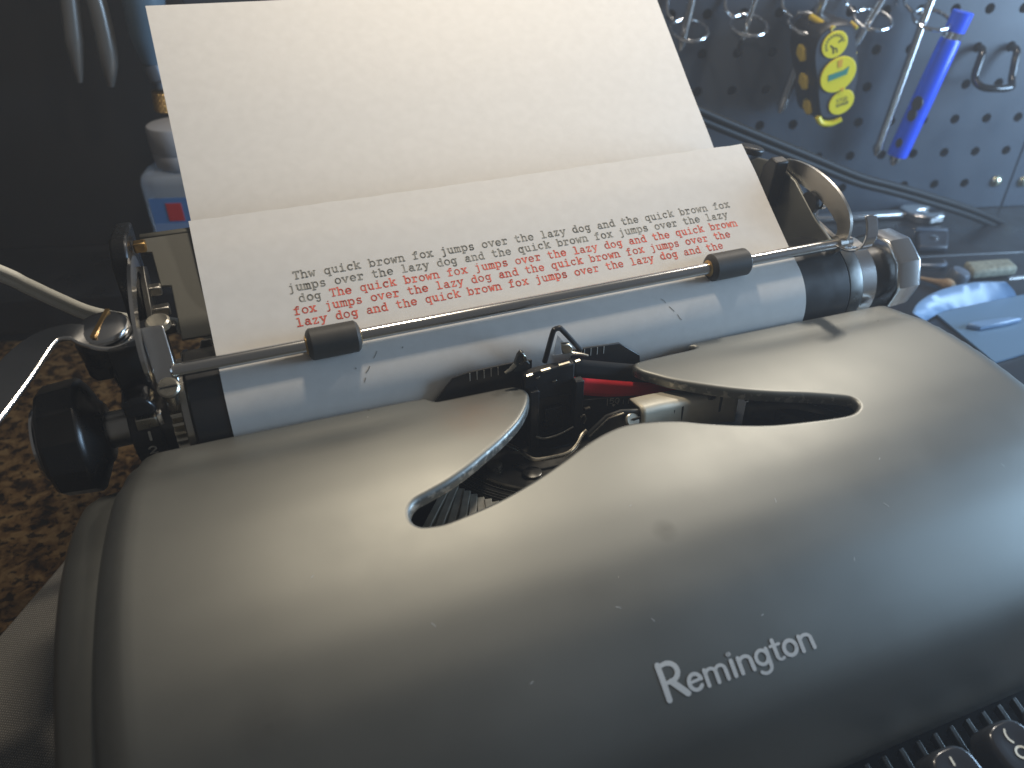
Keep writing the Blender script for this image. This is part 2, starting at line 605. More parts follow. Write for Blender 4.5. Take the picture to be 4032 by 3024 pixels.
# ---- hood: curved top cover with the crescent opening over the type basket
PY = np.array([-172, -166, -161, -157, -145, -130, -115, -100, -86, -73, -60, -48, -36, -28], float)
PZ = np.array([-112, -90, -74, -64.8, -55.2, -46.4, -40.6, -36.7, -34.1, -32.4, -31.5, -31.4, -32.5, -33.6], float)
_yy = np.arange(-176, -20, .25)
_zz = np.interp(_yy, PY, PZ)
_k = np.exp(-.5 * (np.arange(-40, 41) * .25 / 3.2) ** 2)
_k /= _k.sum()
_zz = np.convolve(np.pad(_zz, 40, mode='edge'), _k, 'valid')
def hood_z(x, y):
    x, y = np.asarray(x, float), np.asarray(y, float)
    z = np.interp(y, _yy, _zz) - .022 * (x - HC)
    ear = 1 / (1 + np.exp(-(np.abs(x - HC + 3) - 62) / 6.0))
    z = z - .55 * ear * np.exp(-((y + 45) / 4.5) ** 2)      # shallow pressed groove along the rear edge
    return z

slotL = [(31, -35), (33.6, -35.3), (35.2, -37.2), (36.6, -38.6), (38.6, -38.9), (50.8, -39.0), (61, -39.1), (64.2, -40.0), (66.2, -42.6), (66.6, -45.4), (65.6, -48.6), (63.6, -52.2), (60.6, -56.2), (56.4, -60.5), (49.7, -65.6), (42.2, -70.4), (36.1, -74.0), (29.1, -77.4), (22.3, -79.8), (18.2, -81.2), (15.9, -83.2), (15.0, -85.6), (15.2, -88.0), (16.8, -89.7), (19.4, -90.4), (23.3, -90.7), (29.5, -89.9), (37.3, -88.5), (44.7, -86.6), (54.1, -83.5), (63.9, -79.5), (73.8, -75.0), (81.9, -72.3), (89.3, -71.2), (97.6, -72.2), (106.5, -74.6), (114.5, -78.2), (124.7, -82.2), (135.6, -85.4), (147.7, -87.4), (157.8, -88.7), (163.7, -89.0), (167.3, -88.1), (169.6, -86.3), (169.7, -84.1), (167.4, -82.2), (156.8, -77.6), (145.7, -73.4), (135.1, -68.5), (125.2, -62.6), (116.5, -56.2), (111.6, -51.0), (108.6, -47.0), (107.6, -43.4), (108.6, -41.2), (111.6, -40.0), (122.4, -39.4), (131.8, -39.2), (135.4, -38.8), (136.2, -38.0), (135.2, -37.0), (134.8, -36.0), (136.4, -35.2), (140, -34.9)]
slot = [tuple(p) for p in smooth_curve(slotL, 9)]
def side_x(y, s):
    bow = 6.5 * (1 - ((y + 112) / 76) ** 2) if y > -188 else 0
    return HC + s * (149 + max(-3, bow) - (2.0 if s > 0 else 0))
rearR = [(155, -34.8), (190, -34.8), (222, -35.0)]
cr = 8.0
def corner(s):
    x0 = side_x(-36, s)
    return [(x0 - s * cr + s * cr * math.sin(a), -35.2 - cr + cr * math.cos(a)) for a in np.linspace(0, math.pi / 2, 9)]
ys = np.arange(-48, -164.5, -3.0)
outer = rearR + corner(1) + [(side_x(y, 1), y) for y in ys]
fl = [(x, -165.0) for x in np.arange(side_x(-165, 1) - 3, side_x(-165, -1) + 2, -6.0)]
outer += fl + [(side_x(y, -1), y) for y in ys[::-1]] + corner(-1)[::-1] + [(-30, -34.8), (0, -34.8)]
def densify(pts, step):
    out = []
    for i in range(len(pts) - 1):
        a, b = np.array(pts[i]), np.array(pts[i + 1])
        n = max(1, int(np.linalg.norm(b - a) / step))
        out += [tuple(a + (b - a) * k / n) for k in range(n)]
    out.append(tuple(pts[-1]))
    return out
ringo = densify(outer + [slot[0]], 2.5)
boundary = slot + densify([slot[-1]] + outer, 2.5)[1:] + densify([outer[-1], slot[0]], 2.5)[1:-1]
bnd = np.array(boundary)
nb_ = len(bnd)
nxt = np.roll(bnd, -1, 0)
cls = np.zeros(nb_, int)                                    # 0 slot, 1 rear, 2 side, 3 front
for i, (x, y) in enumerate(bnd):
    if i < len(slot): cls[i] = 0
    elif y > -36.6: cls[i] = 1
    elif y < -164.8: cls[i] = 3
    else: cls[i] = 2
rad = {0: 1.5, 1: 1.1, 2: 8.5, 3: 1.0}
def seg_dist(P, A, Bq):
    d = Bq - A
    t = np.clip(((P[:, None, :] - A[None]) * d[None]).sum(2) / np.maximum((d * d).sum(1), 1e-9)[None], 0, 1)
    return np.linalg.norm(P[:, None, :] - (A[None] + d[None] * t[:, :, None]), axis=2)
def dists(P):
    out = {}
    for c in range(4):
        k = cls == c
        dd = np.concatenate([seg_dist(P[i:i + 400], bnd[k], nxt[k]).min(1) for i in range(0, len(P), 400)])
        out[c] = dd
    return out
def inside(P):
    x, y = P[:, 0], P[:, 1]
    r = np.zeros(len(P), bool)
    for i in range(nb_):
        (x0, y0), (x1, y1) = bnd[i], nxt[i]
        if y0 == y1: continue
        c = ((y0 > y) != (y1 > y)) & (x < (x1 - x0) * (y - y0) / (y1 - y0) + x0)
        r ^= c
    return r
area = .5 * np.sum(bnd[:, 0] * nxt[:, 1] - nxt[:, 0] * bnd[:, 1])
sgn = 1 if area > 0 else -1
tang = np.roll(bnd, -1, 0) - np.roll(bnd, 1, 0)
tang /= np.maximum(np.linalg.norm(tang, axis=1), 1e-9)[:, None]
inn = np.stack([-tang[:, 1], tang[:, 0]], 1) * sgn
pts = []
for off in (.10, .25, .45, .7, 1.0, 1.4, 1.9, 2.6, 3.4, 4.4, 6.2, 8.5, 11):
    for i in range(nb_):
        r = rad[cls[i]]
        if off > r * 1.4 + .1: continue
        if off > 3 and i % 2: continue
        pts.append(bnd[i] + inn[i] * off)
pts = np.array(pts)
ok = inside(pts)
D = dists(pts)
dmin = np.minimum.reduce([D[c] for c in range(4)])
pts = pts[ok & (dmin > .085)]
gx, gy = np.meshgrid(np.arange(-70, 250, 4.0), np.arange(-164.5, -34, 2.5))
gp = np.stack([gx.ravel() + (np.arange(gx.size) % 2) * .01, gy.ravel()], 1)
gp = gp[inside(gp)]
D = dists(gp)
gp = gp[(D[0] > 3.6) & (D[1] > 2.4) & (D[2] > 13) & (D[3] > 2.0)]
allp = np.concatenate([bnd, pts, gp])
res = delaunay_2d_cdt([Vector(p) for p in allp], [(i, (i + 1) % nb_) for i in range(nb_)], [], 0, 1e-4)
hv = np.array([tuple(v) for v in res[0]])
cen = np.array([hv[list(f)].mean(0) for f in res[2]])
keep = inside(cen)
hf = [list(f) for f, k in zip(res[2], keep) if k]
D = dists(hv)
hz = hood_z(hv[:, 0], hv[:, 1])
for c in range(4):
    r = rad[c]
    t = np.clip(r - D[c], 0, r)
    drop = r - np.sqrt(np.maximum(r * r - t * t, 0))
    if c == 2: drop = drop * 1.0
    hz = hz - drop
hb = MB()
hb.v = [(x, y, z) for (x, y), z in zip(hv, hz)]
hb.f = hf
# skirt: every open edge is turned down by its own depth
ec = {}
for f in hf:
    for i in range(len(f)):
        e = (f[i], f[(i + 1) % len(f)])
        ec[tuple(sorted(e))] = ec.get(tuple(sorted(e)), []) + [e]
depth = {0: 2.2, 1: 2.0, 2: 9.0, 3: 3.0}
bc = np.argmin(np.stack([D[c] for c in range(4)], 1), axis=1)
low = {}
def lower(i):
    if i not in low:
        low[i] = len(hb.v)
        x, y, z = hb.v[i]
        hb.v.append((x, y, z - depth[int(bc[i])]))
    return low[i]
for k, es in ec.items():
    if len(es) == 1:
        a, b = es[0]
        hb.f.append([b, a, lower(a), lower(b)])
hood = hb.build('hood', 'hood_paint', tw, smooth=60)
ea = hood.data.attributes.new('edge', 'FLOAT', 'POINT')
ev = np.full(len(hood.data.vertices), 9.0)
ev[:len(hv)] = D[0]
for k_, i_ in low.items():
    ev[i_] = D[0][k_] if bc[k_] == 0 else 9.0
ea.data.foreach_set('value', ev)

# ---- lettering helper: strokes drawn as flat ribbons, mapped onto a surface
def ribbon(mb, pts, w, fmap):
    """thick polyline in glyph space -> triangles through fmap(u, v)"""
    P = [np.array(p, float) for p in pts]
    if w > .7:                                              # wide strokes lie on curved surfaces: keep the steps short
        Q = [P[0]]
        for a, b in zip(P[:-1], P[1:]):
            k = max(1, int(np.linalg.norm(b - a) / .7))
            Q += [a + (b - a) * i / k for i in range(1, k + 1)]
        P = Q
    for i in range(len(P) - 1):
        a, b = P[i], P[i + 1]
        d = b - a
        L = np.linalg.norm(d)
        if L < 1e-6: continue
        n = np.array([-d[1], d[0]]) / L * w / 2
        mb.add([fmap(*(a - n)), fmap(*(b - n)), fmap(*(b + n)), fmap(*(a + n))], [(0, 1, 2, 3)])
    for i, p in enumerate(P):
        k = 8
        mb.add([fmap(p[0] + w / 2 * math.cos(2 * math.pi * j / k), p[1] + w / 2 * math.sin(2 * math.pi * j / k)) for j in range(k)], [list(range(k))])

# maker's name on the front slope of the hood
_py = np.arange(-166, -120, .25)
_arc = np.concatenate([[0], np.cumsum(np.hypot(.25, np.diff(hood_z(HC, _py))))])
_arc -= np.interp(-147.8, _py, _arc)
def logo_map(x0):
    def f(u, v):
        y = np.interp(v, _arc, _py)
        z = float(hood_z(x0 + u, y))
        return (x0 + u, y - .08, z + .10)
    return f
XH = 4.0
def el(cx, cy, rx, ry, a0=0, a1=360): return arc(cx, cy, rx, ry, a0, a1)
logo = {
    'R': (6.0, [([(.8, 0), (.8, 8.6)], 1.35), ([(.8, 8.2), (2.6, 8.4)], 1.1), (arc(2.6, 6.2, 2.2, 2.2, 90, -90), 1.25), ([(2.8, 4.0), (1.0, 4.0)], 1.0), ([(2.6, 4.0), (5.4, .1)], 1.5)]),
    'e': (4.1, [(arc(1.9, 2.0, 1.55, 1.9, 10, 320), .95), ([(.5, 2.15), (3.4, 2.35)], .75)]),
    'm': (6.6, [([(.6, 0), (.6, 3.9)], .95), (arc(1.9, 2.6, 1.25, 1.2, 175, 0), .85), ([(3.15, 2.6), (3.15, 0)], .95), (arc(4.35, 2.6, 1.2, 1.2, 175, 0), .85), ([(5.55, 2.6), (5.6, 0)], .95)]),
    'i': (2.1, [([(.9, 0), (.9, 3.9)], 1.0), ([(.85, 5.5), (.9, 5.5)], 1.25)]),
    'n': (4.5, [([(.6, 0), (.6, 3.9)], 1.0), (arc(2.1, 2.5, 1.45, 1.3, 175, 0), .9), ([(3.5, 2.5), (3.6, 0)], 1.0)]),
    'g': (4.5, [(el(1.9, 2.1, 1.5, 1.75), .9), ([(3.5, 3.8), (3.4, -.6)], 1.0), (arc(1.9, -.6, 1.5, 1.3, 0, -150), .85)]),
    't': (3.0, [([(1.2, 5.2), (1.2, .9)], 1.0), (arc(2.1, .9, .9, .85, 180, 310), .8), ([(.2, 3.85), (2.6, 3.85)], .75)]),
    'o': (4.4, [(el(2.0, 1.95, 1.6, 1.85), 1.0)]),
}
lg = MB()
ux = 0
tot = sum(logo[c][0] for c in 'Remington')
for c in 'Remington':
    wd, st = logo[c]
    for pts_, w_ in st:
        ribbon(lg, pts_, w_, lambda u, v, ux=ux: logo_map(61.8)((u + ux) * 46.6 / tot, v))
    ux += wd
lg.build('brand_lettering', 'logo_silver', hood, smooth=0, fix=False)

# fine scratches in the paint
scb = MB()
for (x0, y0, dx, dy) in ((58, -126, 1.2, -.7), (66, -131, .5, -.9), (118, -112, .4, 1.3), (151, -121, .9, -1.4), (96, -138, .8, .2), (-14, -97, .7, .5), (12, -118, -.6, 1.0), (131, -133, .4, .8), (160, -108, .8, .6), (30, -136, .9, .3), (200, -120, .5, -1.1), (75, -101, .6, .2)):
    ribbon(scb, [(0, 0), (dx * .5 + .1, dy * .5), (dx, dy)], .13, lambda u, v: (x0 + u, y0 + v - .03, float(hood_z(x0 + u, y0 + v)) + .05))
tag(scb.build('paint_scratch', 'logo_silver', hood, smooth=0, fix=False), kind='stuff')

# ---- side panels and lower body
def side_panel(s, zo):
    b = MB()
    yz = smooth_curve([(-26, -62), (-27, -50), (-33, -43), (-45, -38.5), (-60, -36.2), (-74, -35.4), (-88, -36.6), (-104, -40.5), (-120, -46.5), (-140, -56), (-160, -70), (-175, -84), (-182, -100), (-184, -120), (-184, -146)], 4)
    xi = side_x(-100, s) - s * 10
    xo = HC + s * 166.5
    vs, fs = [], []
    prof = [(0, -2.0), (.35, 0.0), (.62, -.4), (.80, -2.2), (.93, -6), (1.0, -13), (1.0, -24)]
    n = len(prof)
    ey = -100
    for (y, z) in yz:
        t = max(0, 1 - abs((y + 95) / 78) ** 4)
        xw = xi + (xo - xi) * (.80 + .20 * t)
        for (k, dz) in prof:
            vs.append((xi + (xw - xi) * k, y, max(z + dz + zo, -148)))
    for i in range(len(yz) - 1):
        for k in range(n - 1):
            fs.append((i * n + k, i * n + k + 1, (i + 1) * n + k + 1, (i + 1) * n + k))
    # lower wall
    base = len(vs)
    for i, (y, z) in enumerate(yz):
        vs.append((vs[i * n + n - 1][0], y, -149))
    for i in range(len(yz) - 1):
        fs.append((i * n + n - 1, base + i, base + i + 1, (i + 1) * n + n - 1))
    b.add(vs, fs)
    return b.build('side_panel', 'side_paint', tw, smooth=60)
side_panel(-1, 0)
side_panel(1, -22)
body = MB()
body.prism([(-52, -166, -148), (230, -166, -148), (230, 28, -148), (-52, 28, -148)], (0, 0, 48))
body.build('chassis', 'interior', tw)
MB().prism([(-54, 20, -149), (232, 20, -149), (232, 30, -149), (-54, 30, -149)], (0, 0, 92)).build('rear_cover', 'side_paint', tw, bevel=2)
MB().prism([(-60, -185, -149), (238, -185, -149), (238, -167.6, -149), (-60, -167.6, -149)], (0, 0, 40)).build('keyboard_frame', 'dark_steel', tw, bevel=1)
for fx in (-40, 218):
    for fy in (-150, 10):
        MB().lathe((fx, fy, TABLE + 2.9), (0, 0, 1), [(0, 9), (3, 9), (4.5, 8)], 20).build('foot', 'rubber', tw)

# ---- carriage: platen and its ends
PC = (-12.7, -33.7)
def axis(x): return (x, PC[0], PC[1])
XD = (1, 0, 0)
plt = MB().lathe(axis(-37.5), XD, [(0, 19.6), (.6, 20.3), (248.4, 20.3), (249.2, 19.6)], 96).build('platen', 'rubber', tw)
MB().lathe(axis(-40.2), XD, [(0, 17.6), (.4, 18.2), (2.3, 18.2), (2.7, 17.6)], 64).build('end_disc', 'steel', plt)
# ratchet wheel with its teeth
gb = MB()
nt_ = 34
prof = []
for i in range(nt_):
    a0 = 2 * math.pi * i / nt_
    for fr, r in ((0, 14.1), (.55, 16.0), (.80, 16.0), (.86, 14.1)):
        a = a0 + fr * 2 * math.pi / nt_
        prof.append((PC[0] + r * math.cos(a), PC[1] + r * math.sin(a)))
gb.prism([(-43.6, y, z) for y, z in prof], (3.2, 0, 0))
gb.build('ratchet_wheel', 'nickel', plt, smooth=0)
MB().lathe(axis(-47.5), XD, [(0, 11.0), (3.8, 11.0)], 40).build('hub', 'dark_steel', plt)
MB().lathe(axis(-56.4), XD, [(0, 11.6), (.5, 13.0), (8.6, 13.0), (9.0, 12.4)], 64).build('line_dial', 'black_satin', plt)
dial = plt.children[-1] if plt.children else plt
dial = bpy.data.objects['line_dial']
def dial_map(x0, ang0, r=13.06):
    def f(u, v):
        a = ang0 + v / r
        return (x0 + u, PC[0] - r * math.cos(a), PC[1] + r * math.sin(a))
    return f
d1 = MB()
ribbon(d1, [(0, 0), (0, 2.6)], .75, dial_map(-50.9, math.radians(9)))
ribbon(d1, arc(0, 1.9, .95, .8, 165, -25) + [(-1.0, 0), (1.05, 0)], .62, dial_map(-51.3, math.radians(-14)))
d1.build('dial_numbers', 'white_mark', dial, smooth=0, fix=False)
kn = MB().cyl(axis(-67.5), axis(-56), 5.9, 32).build('knob_shaft', 'steel', plt)
MB().lathe(axis(-81.0), XD, [(0, 14.5), (.8, 16.6), (2.0, 17.6), (11.5, 18.4), (12.8, 17.8), (16.2, 10.4), (17.4, 9.2), (17.6, 8.0)], 12).build('platen_knob', 'knob_plastic', plt, bevel=.9, smooth=28, seg=3)
kl = bpy.data.objects['platen_knob']
MB().lathe(axis(-83.4), XD, [(0, 9.0), (.5, 11.6), (1.4, 12.2), (2.4, 11.8), (2.6, 10)], 40).build('end_cap', 'chrome', kl)
# right end
MB().lathe(axis(211.8), XD, [(0, 18.2), (.8, 19.4), (5.5, 19.4), (7.4, 18.8)], 64).build('end_disc', 'dark_steel', plt)
MB().lathe(axis(219.9), XD, [(0, 17.2), (.5, 18.0), (7.2, 18.0), (7.8, 17.4)], 64).build('chrome_band', 'chrome_soft', plt)
MB().lathe(axis(227.8), XD, [(0, 12.8), (4, 12.8), (6, 11.6), (8, 12.2), (13, 12.2)], 48).build('hub', 'black_satin', plt)
MB().lathe(axis(239.8), XD, [(0, 13.5), (.6, 16.8), (2.4, 17.6), (12.2, 17.2), (13.6, 15.6), (13.9, 13.0)], 10).build('platen_knob', 'chrome_soft', plt, bevel=.7, smooth=28)

# ---- carriage frame
MB().prism([(-36, 2, -60), (212, 2, -60), (212, 26, -60), (-36, 26, -60)], (0, 0, 12)).build('carriage_rail', 'dark_steel', tw, bevel=.6)
# paper table: grey plate behind the sheet, stepped at its left end
def PT(x, t, off=0):
    y, z = 42 - t * .769, 6.0 - t * .639
    return (x, y + off * .639, z - off * .769)
out = [(-44.9, 0), (-45.2, 5.4), (-42.0, 5.8), (-41.2, 19), (-37.9, 19.5), (-38.0, 40), (206, 40), (206, 12), (203, 3), (196, 0)]
ptm = MB()
ptm.prism([PT(x, t) for x, t in out], np.array(PT(0, 0, 1.1)) - np.array(PT(0, 0, 0)))
pt = ptm.build('paper_table', 'table_paint', tw, bevel=.35)
curl = MB()
c0 = [PT(-44.9, -.3, .5), ]
ring = []
for a in np.linspace(0, 2.4, 9):
    t = -2.6 * math.sin(a)
    off = .5 + 2.6 * (1 - math.cos(a))
    ring.append((t, off))
vs, fs = [], []
for x in (-44.9, -30, 196):
    for (t, off) in ring:
        vs.append(PT(x, t, off))
nr = len(ring)
for i in range(2):
    for k in range(nr - 1):
        fs.append((i * nr + k, i * nr + k + 1, (i + 1) * nr + k + 1, (i + 1) * nr + k))
curl.add(vs, fs).build('rolled_edge', 'table_paint', pt, solid=1.0)

# left carriage end
MB().prism([(-52.4, 14, -58), (-52.4, 14, 9), (-51.9, 17, 14.2), (-51.6, 20, 15.8), (-51.6, 44, 12), (-52.4, 48, -58)], (5.4, 0, 0)).build('end_plate', 'black_enamel', tw, bevel=.9)
MB().prism([(-46.6, 40, -58), (-46.6, 36, -2), (-46.6, 28, 2), (-46.6, 8, -12), (-46.6, 4, -58)], (2.0, 0, 0)).build('inner_frame', 'dark_steel', tw, bevel=.3)
for (x, y, z, l, m_) in ((-44.3, 26, -6.5, 4.5, 'steel'), (-43.5, 22, -12.5, 5.5, 'steel'), (-42.5, 18, -17.5, 5, 'dark_steel'), (-45, 28, 9, 4, 'brass')):
    MB().box((x + 1, y, z), (l, 4.0, 3.4)).build('spring_clip', m_, tw, bevel=.6)
MB().prism([(-39, -8, -26), (-39, 4, -20), (-39, 16, -26), (-39, 16, -56), (-39, -8, -56)], (1.6, 0, 0)).build('inner_frame', 'dark_steel', tw, bevel=.3)
MB().prism([(-37.2, 1, -19.2), (-28.2, 1, -19.0), (-28.2, 1, -15.2), (-31.5, 1, -15.2), (-32.4, 1, -18)], (0, 8, -5)).build('feed_guide', 'steel', tw, bevel=.5)

def bail_profile(w0, w1):
    cen = smooth_curve([(28, 5), (18, 10.2), (2, 11.4), (-14, 8.0), (-27, .6)], 6)
    return cen
def bail_arm(x, th, wid):
    pr_ = [np.array([x, y, z]) for y, z in smooth_curve([(30, -2), (26, 6), (17, 10.6), (2, 11.6), (-13, 8.2), (-23, 1.5), (-25.4, -6), (-23.6, -12.5)], 6)]
    vs, fs = [], []
    n = len(pr_)
    for i, p in enumerate(pr_):
        d = nrm(pr_[min(i + 1, n - 1)] - pr_[max(i - 1, 0)])
        nn = np.array([0, -d[2], d[1]])
        if nn[2] > 0 and i < n - 10: pass
        k = wid * (.45 + .55 * math.sin(math.pi * min(1, max(0, (i + 3) / (n + 5)))))
        sd = nn * k if np.dot(nn, np.array([0, 5, -12]) - (p * np.array([0, 1, 1]))) > 0 else -nn * k
        vs += [p, p + sd, p + sd + np.array([th, 0, 0]), p + np.array([th, 0, 0])]
    for i in range(n - 1):
        for k in range(4):
            q = (k + 1) % 4
            fs.append((4 * i + k, 4 * i + q, 4 * i + 4 + q, 4 * i + 4 + k))
    fs += [(0, 1, 2, 3), (4 * n - 4, 4 * n - 1, 4 * n - 2, 4 * n - 3)]
    return MB().add(vs, fs)
RY, RZ = -22.4, -11.0
bail = MB().lathe((-40.2, RY, RZ), XD, [(0, 1.6), (.6, 2.15), (254.5, 2.15), (255, 1.6)], 32).build('bail_rod', 'chrome_soft', tw)
for x0 in (0.2, 148.6):
    ro = MB().lathe((x0, RY, RZ), XD, [(0, 3.4), (.5, 4.5), (1.3, 5.15), (15.6, 5.15), (16.4, 4.5), (16.9, 3.4)], 40).build('roller', 'roller_rubber', bail)
    MB().lathe((x0 - .5, RY, RZ), XD, [(0, 2.5), (.3, 3.1), (17.4, 3.1), (17.8, 2.5)], 24).build('bushing', 'brass', ro)
bail_arm(-46.9, 1.1, 6.5).build('bail_arm', 'chrome_soft', tw, smooth=60)
bail_arm(209.8, 1.3, 9.0).build('bail_arm', 'steel', tw, smooth=60)
# bright tabs at the ends of the bail
tb = smooth_curve([(210.0, -33.0, 4.8), (211.0, -34.0, 1.2), (211.2, -35.0, -3.6), (209.8, -34.6, -7.6), (208.8, -30.5, -10.2), (208.4, -25, -10.8)], 5)
MB().strip(tb, (5.4, 0, 0), 1.1).build('bail_tab', 'chrome', tw, bevel=.4)
MB().lathe((207.5, RY, RZ), XD, [(0, 3.2), (3.6, 3.2)], 20).build('bail_boss', 'steel', tw)
MB().prism([(-46.2, -14, -.6), (-39.6, -14, -.7), (-38.9, -20.6, -11.5), (-38.6, -23, -15), (-45.0, -23, -15.4)], (0, 1.3, .8)).build('bail_bracket', 'chrome_soft', tw, bevel=.5)
MB().lathe((-41.6, -26.4, -14.4), (0, -.62, .78), [(0, 3.2), (1.2, 3.2), (1.7, 2.7)], 28).build('screw', 'nickel', tw)
MB().box((-41.6, -27.3, -13.1), (5.0, .7, .7)).build('screw_slot', 'interior', bpy.data.objects['screw'])
# carriage return lever with its pivot screws
lv = [(-39.2, -7.2, -2.4), (-44, -8.6, -2.0), (-50, -11.2, -2.6), (-55, -13.4, -3.0), (-59.5, -12.6, -1.0), (-63.5, -10.6, 1.2), (-69, -10.6, 1.4), (-73.5, -14.5, .8), (-78, -23, -.6), (-85.2, -40, -3), (-96, -64, -6), (-112, -100, -11), (-126, -132, -16)]
lvp = smooth_curve(lv, 5)
ws = []
for i, p in enumerate(lvp):
    t = i / (len(lvp) - 1)
    d = nrm(lvp[min(i + 1, len(lvp) - 1)] - lvp[max(i - 1, 0)])
    w = nrm(np.cross(d, (0, 0, 1)))
    ws.append(-w * (8.2 if t < .48 else 8.2 + 4.6 * min(1, (t - .48) * 5)))
lever = MB().strip(lvp, ws, 1.5).build('carriage_lever', 'chrome_soft', tw, bevel=.5)
MB().lathe((-56.4, -8.6, -.8), (-.06, -.14, 1), [(0, 7.6), (1.2, 7.6), (1.8, 7.2), (2.4, 5.6), (2.8, 3.0), (2.9, .4)], 48).build('pivot_screw', 'chrome_soft', lever)
MB().box((-56.6, -8.9, 1.9), (1.3, 13.4, .8), ax=[nrm((.95, -.30, .03)), nrm((.30, .94, .14)), nrm((-.06, -.14, 1))]).build('screw_slot', 'brass', lever)
MB().lathe((-56.4, -8.5, -8.0), (-.06, -.14, 1), [(0, 8.2), (5.6, 8.2), (6.6, 7.4)], 40).build('pivot_boss', 'black_enamel', lever)
MB().lathe((-41.2, -9.0, -2.2), (-.04, -.2, 1), [(0, 3.6), (1.9, 3.6), (2.4, 3.0)], 28).build('rivet', 'nickel', lever)
# black finger tabs below the lever
def tab(pts, dy, nm='release_tab', bev=1.2):
    return MB().prism([(x, y, z) for x, y, z in pts], dy).build(nm, 'black_plastic', tw, bevel=bev, seg=3)
tab([(-64.2, -12, -9.2), (-61.5, -12, -7.0), (-57, -12, -6.6), (-57, -12, -16.4), (-62.4, -12, -16.4), (-63.8, -12, -14)], (0, 6, 1.0))
tab([(-57.2, -16, -13.4), (-55.5, -16, -11.4), (-49, -16, -11.2), (-49, -16, -19.0), (-56.2, -16, -18.8)], (0, 5, 1))
tab([(-55.6, -28, -16.6), (-52, -28, -15.0), (-48.5, -28, -15.2), (-46.4, -28, -18.6), (-46.4, -28, -21.4), (-55.2, -28, -21.6)], (0, 8, 1.0))
MB().prism([(-55.5, -19, -2.5), (-47.0, -19, -2.5), (-46.5, -19, -21), (-55.5, -19, -21)], (0, 9, 0)).build('release_post', 'black_satin', tw, bevel=.6)
MB().prism([(-53.2, -27.4, -22.6), (-47.4, -27.4, -22.8), (-47.2, -27.2, -26.4), (-53.4, -27.2, -26.6)], (0, 2, .6)).build('index_pawl', 'nickel', tw, bevel=.3)
MB().prism([(-47.2, -27.2, -22.4), (-45.8, -26.4, -22.2), (-45.7, -26.6, -26.4), (-47.0, -27.2, -26.6)], (0, 2, .6)).build('index_pawl', 'chrome_soft', tw, bevel=.2)
MB().cyl((-41.8, -25.6, -15.6), (-41.8, -24.2, -23), 2.1, 16).build('screw_post', 'nickel', tw)

# right carriage end
MB().prism([(207.5, 44, 0), (207.5, 34, 6.2), (207.5, 22, 8), (207.5, 8, 4.5), (207.5, -8, -6), (207.5, -24, -13.5), (207.5, -10, -30), (207.5, 0, -58), (207.5, 44, -58)], (1.6, 0, 0)).build('end_plate', 'side_paint', tw, bevel=.4)
MB().prism([(200.5, 14, -9), (200.5, 12.2, 11.6), (200.5, 17, 12.6), (200.5, 21, 8), (200.5, 24, -9)], (6.2, 0, 0)).build('stop_post', 'black_satin', tw, bevel=.8)
MB().lathe((197, 26, 12.0), (.2, 0, 1), [(0, 5.2), (2.2, 5.4), (3.0, 4.6)], 24).build('stop_knob', 'black_satin', tw, bevel=.3)
hk = [(211, -2.5, -9.5), (211, -4.4, -6.5), (211, -4.0, -3.5), (211, -7.4, -2.0), (211, -8.0, 1.2), (211, -5.2, 3.6), (211, -1.5, 3.2)]
MB().strip(smooth_curve(hk, 5), (2.2, 0, 0), 1.2).build('release_hook', 'chrome', tw, bevel=.2)
MB().lathe((208.0, -2.2, -1.6), XD, [(0, 4.6), (1.6, 4.6), (2.0, 4.0)], 28).build('release_boss', 'black_satin', tw)
MB().tube([(211.4, -6, -9.5), (212.2, -14, -11.8), (213, -22, -13.6)], 1.6, 10).build('release_rod', 'black_satin', tw)

# ---- print point: scales, guide, ribbon, segment
def plate_y(pts, y, dy): return MB().prism([(x, y, z) for x, z in pts], (0, dy, 0))
scl = plate_y([(36.6, -35), (37.4, -33.4), (43.6, -26.2), (49.0, -25.2), (66.5, -25.1), (72, -25.6), (72, -40), (40, -40)], -35.6, .9).build('alignment_scale', 'black_satin', tw, bevel=.25)
scr = plate_y([(87, -25.2), (105.6, -26.5), (114.5, -33.6), (115.5, -40), (86, -40)], -35.6, .9).build('alignment_scale', 'black_satin', tw, bevel=.25)
for k in range(5):
    MB().box((49.45 + 2.5 * k, -35.75, -27.0), (.22, .12, 3.2)).build('tick', 'white_mark', scl)
for k in range(4):
    MB().box((91.7 + 2.54 * k, -35.75, -27.2 - .2 * k), (.22, .12, 3.0)).build('tick', 'white_mark', scr)
tri = [(75.9, -37.2, -26.5), (78.6, -37.2, -15.6), (79.4, -37.2, -14.3), (80.6, -37.2, -14.1), (82.0, -37.2, -15.0), (89.4, -37.2, -24.6)]
gd = MB().tube(smooth_curve(tri, 4), .95, 10).build('card_guide', 'black_satin', tw)
MB().prism([(79.3, -36.6, -25), (80.9, -36.6, -17.4), (84.6, -36.6, -22.4), (84.6, -36.6, -25)], (0, .4, 0)).build('guide_pane', 'clear_plastic', gd)
MB().prism([(81.2, -39.2, -19.6), (84.2, -39.2, -20.2), (85.4, -39.2, -21.6), (85.2, -39.2, -23.8), (81.8, -39.2, -23.6)], (0, 1.4, .4)).build('guide_clip', 'nickel', gd, bevel=.3)
MB().tube([(85, -39, -24.0), (88.5, -39.4, -24.9), (91.2, -39.6, -26.0)], [.8, .6, .4], 8).build('guide_wire', 'nickel', gd)
MB().prism([(63.9, -39, -26.5), (64.4, -39, -23.6), (65.4, -39, -20.8), (66.6, -39, -19.5), (67.9, -39, -20.4), (68.2, -39, -22.6), (69.8, -39, -24.6), (69.6, -39, -27.5)], (0, 1.6, .6)).build('ribbon_claw', 'dark_steel', tw, bevel=.3)
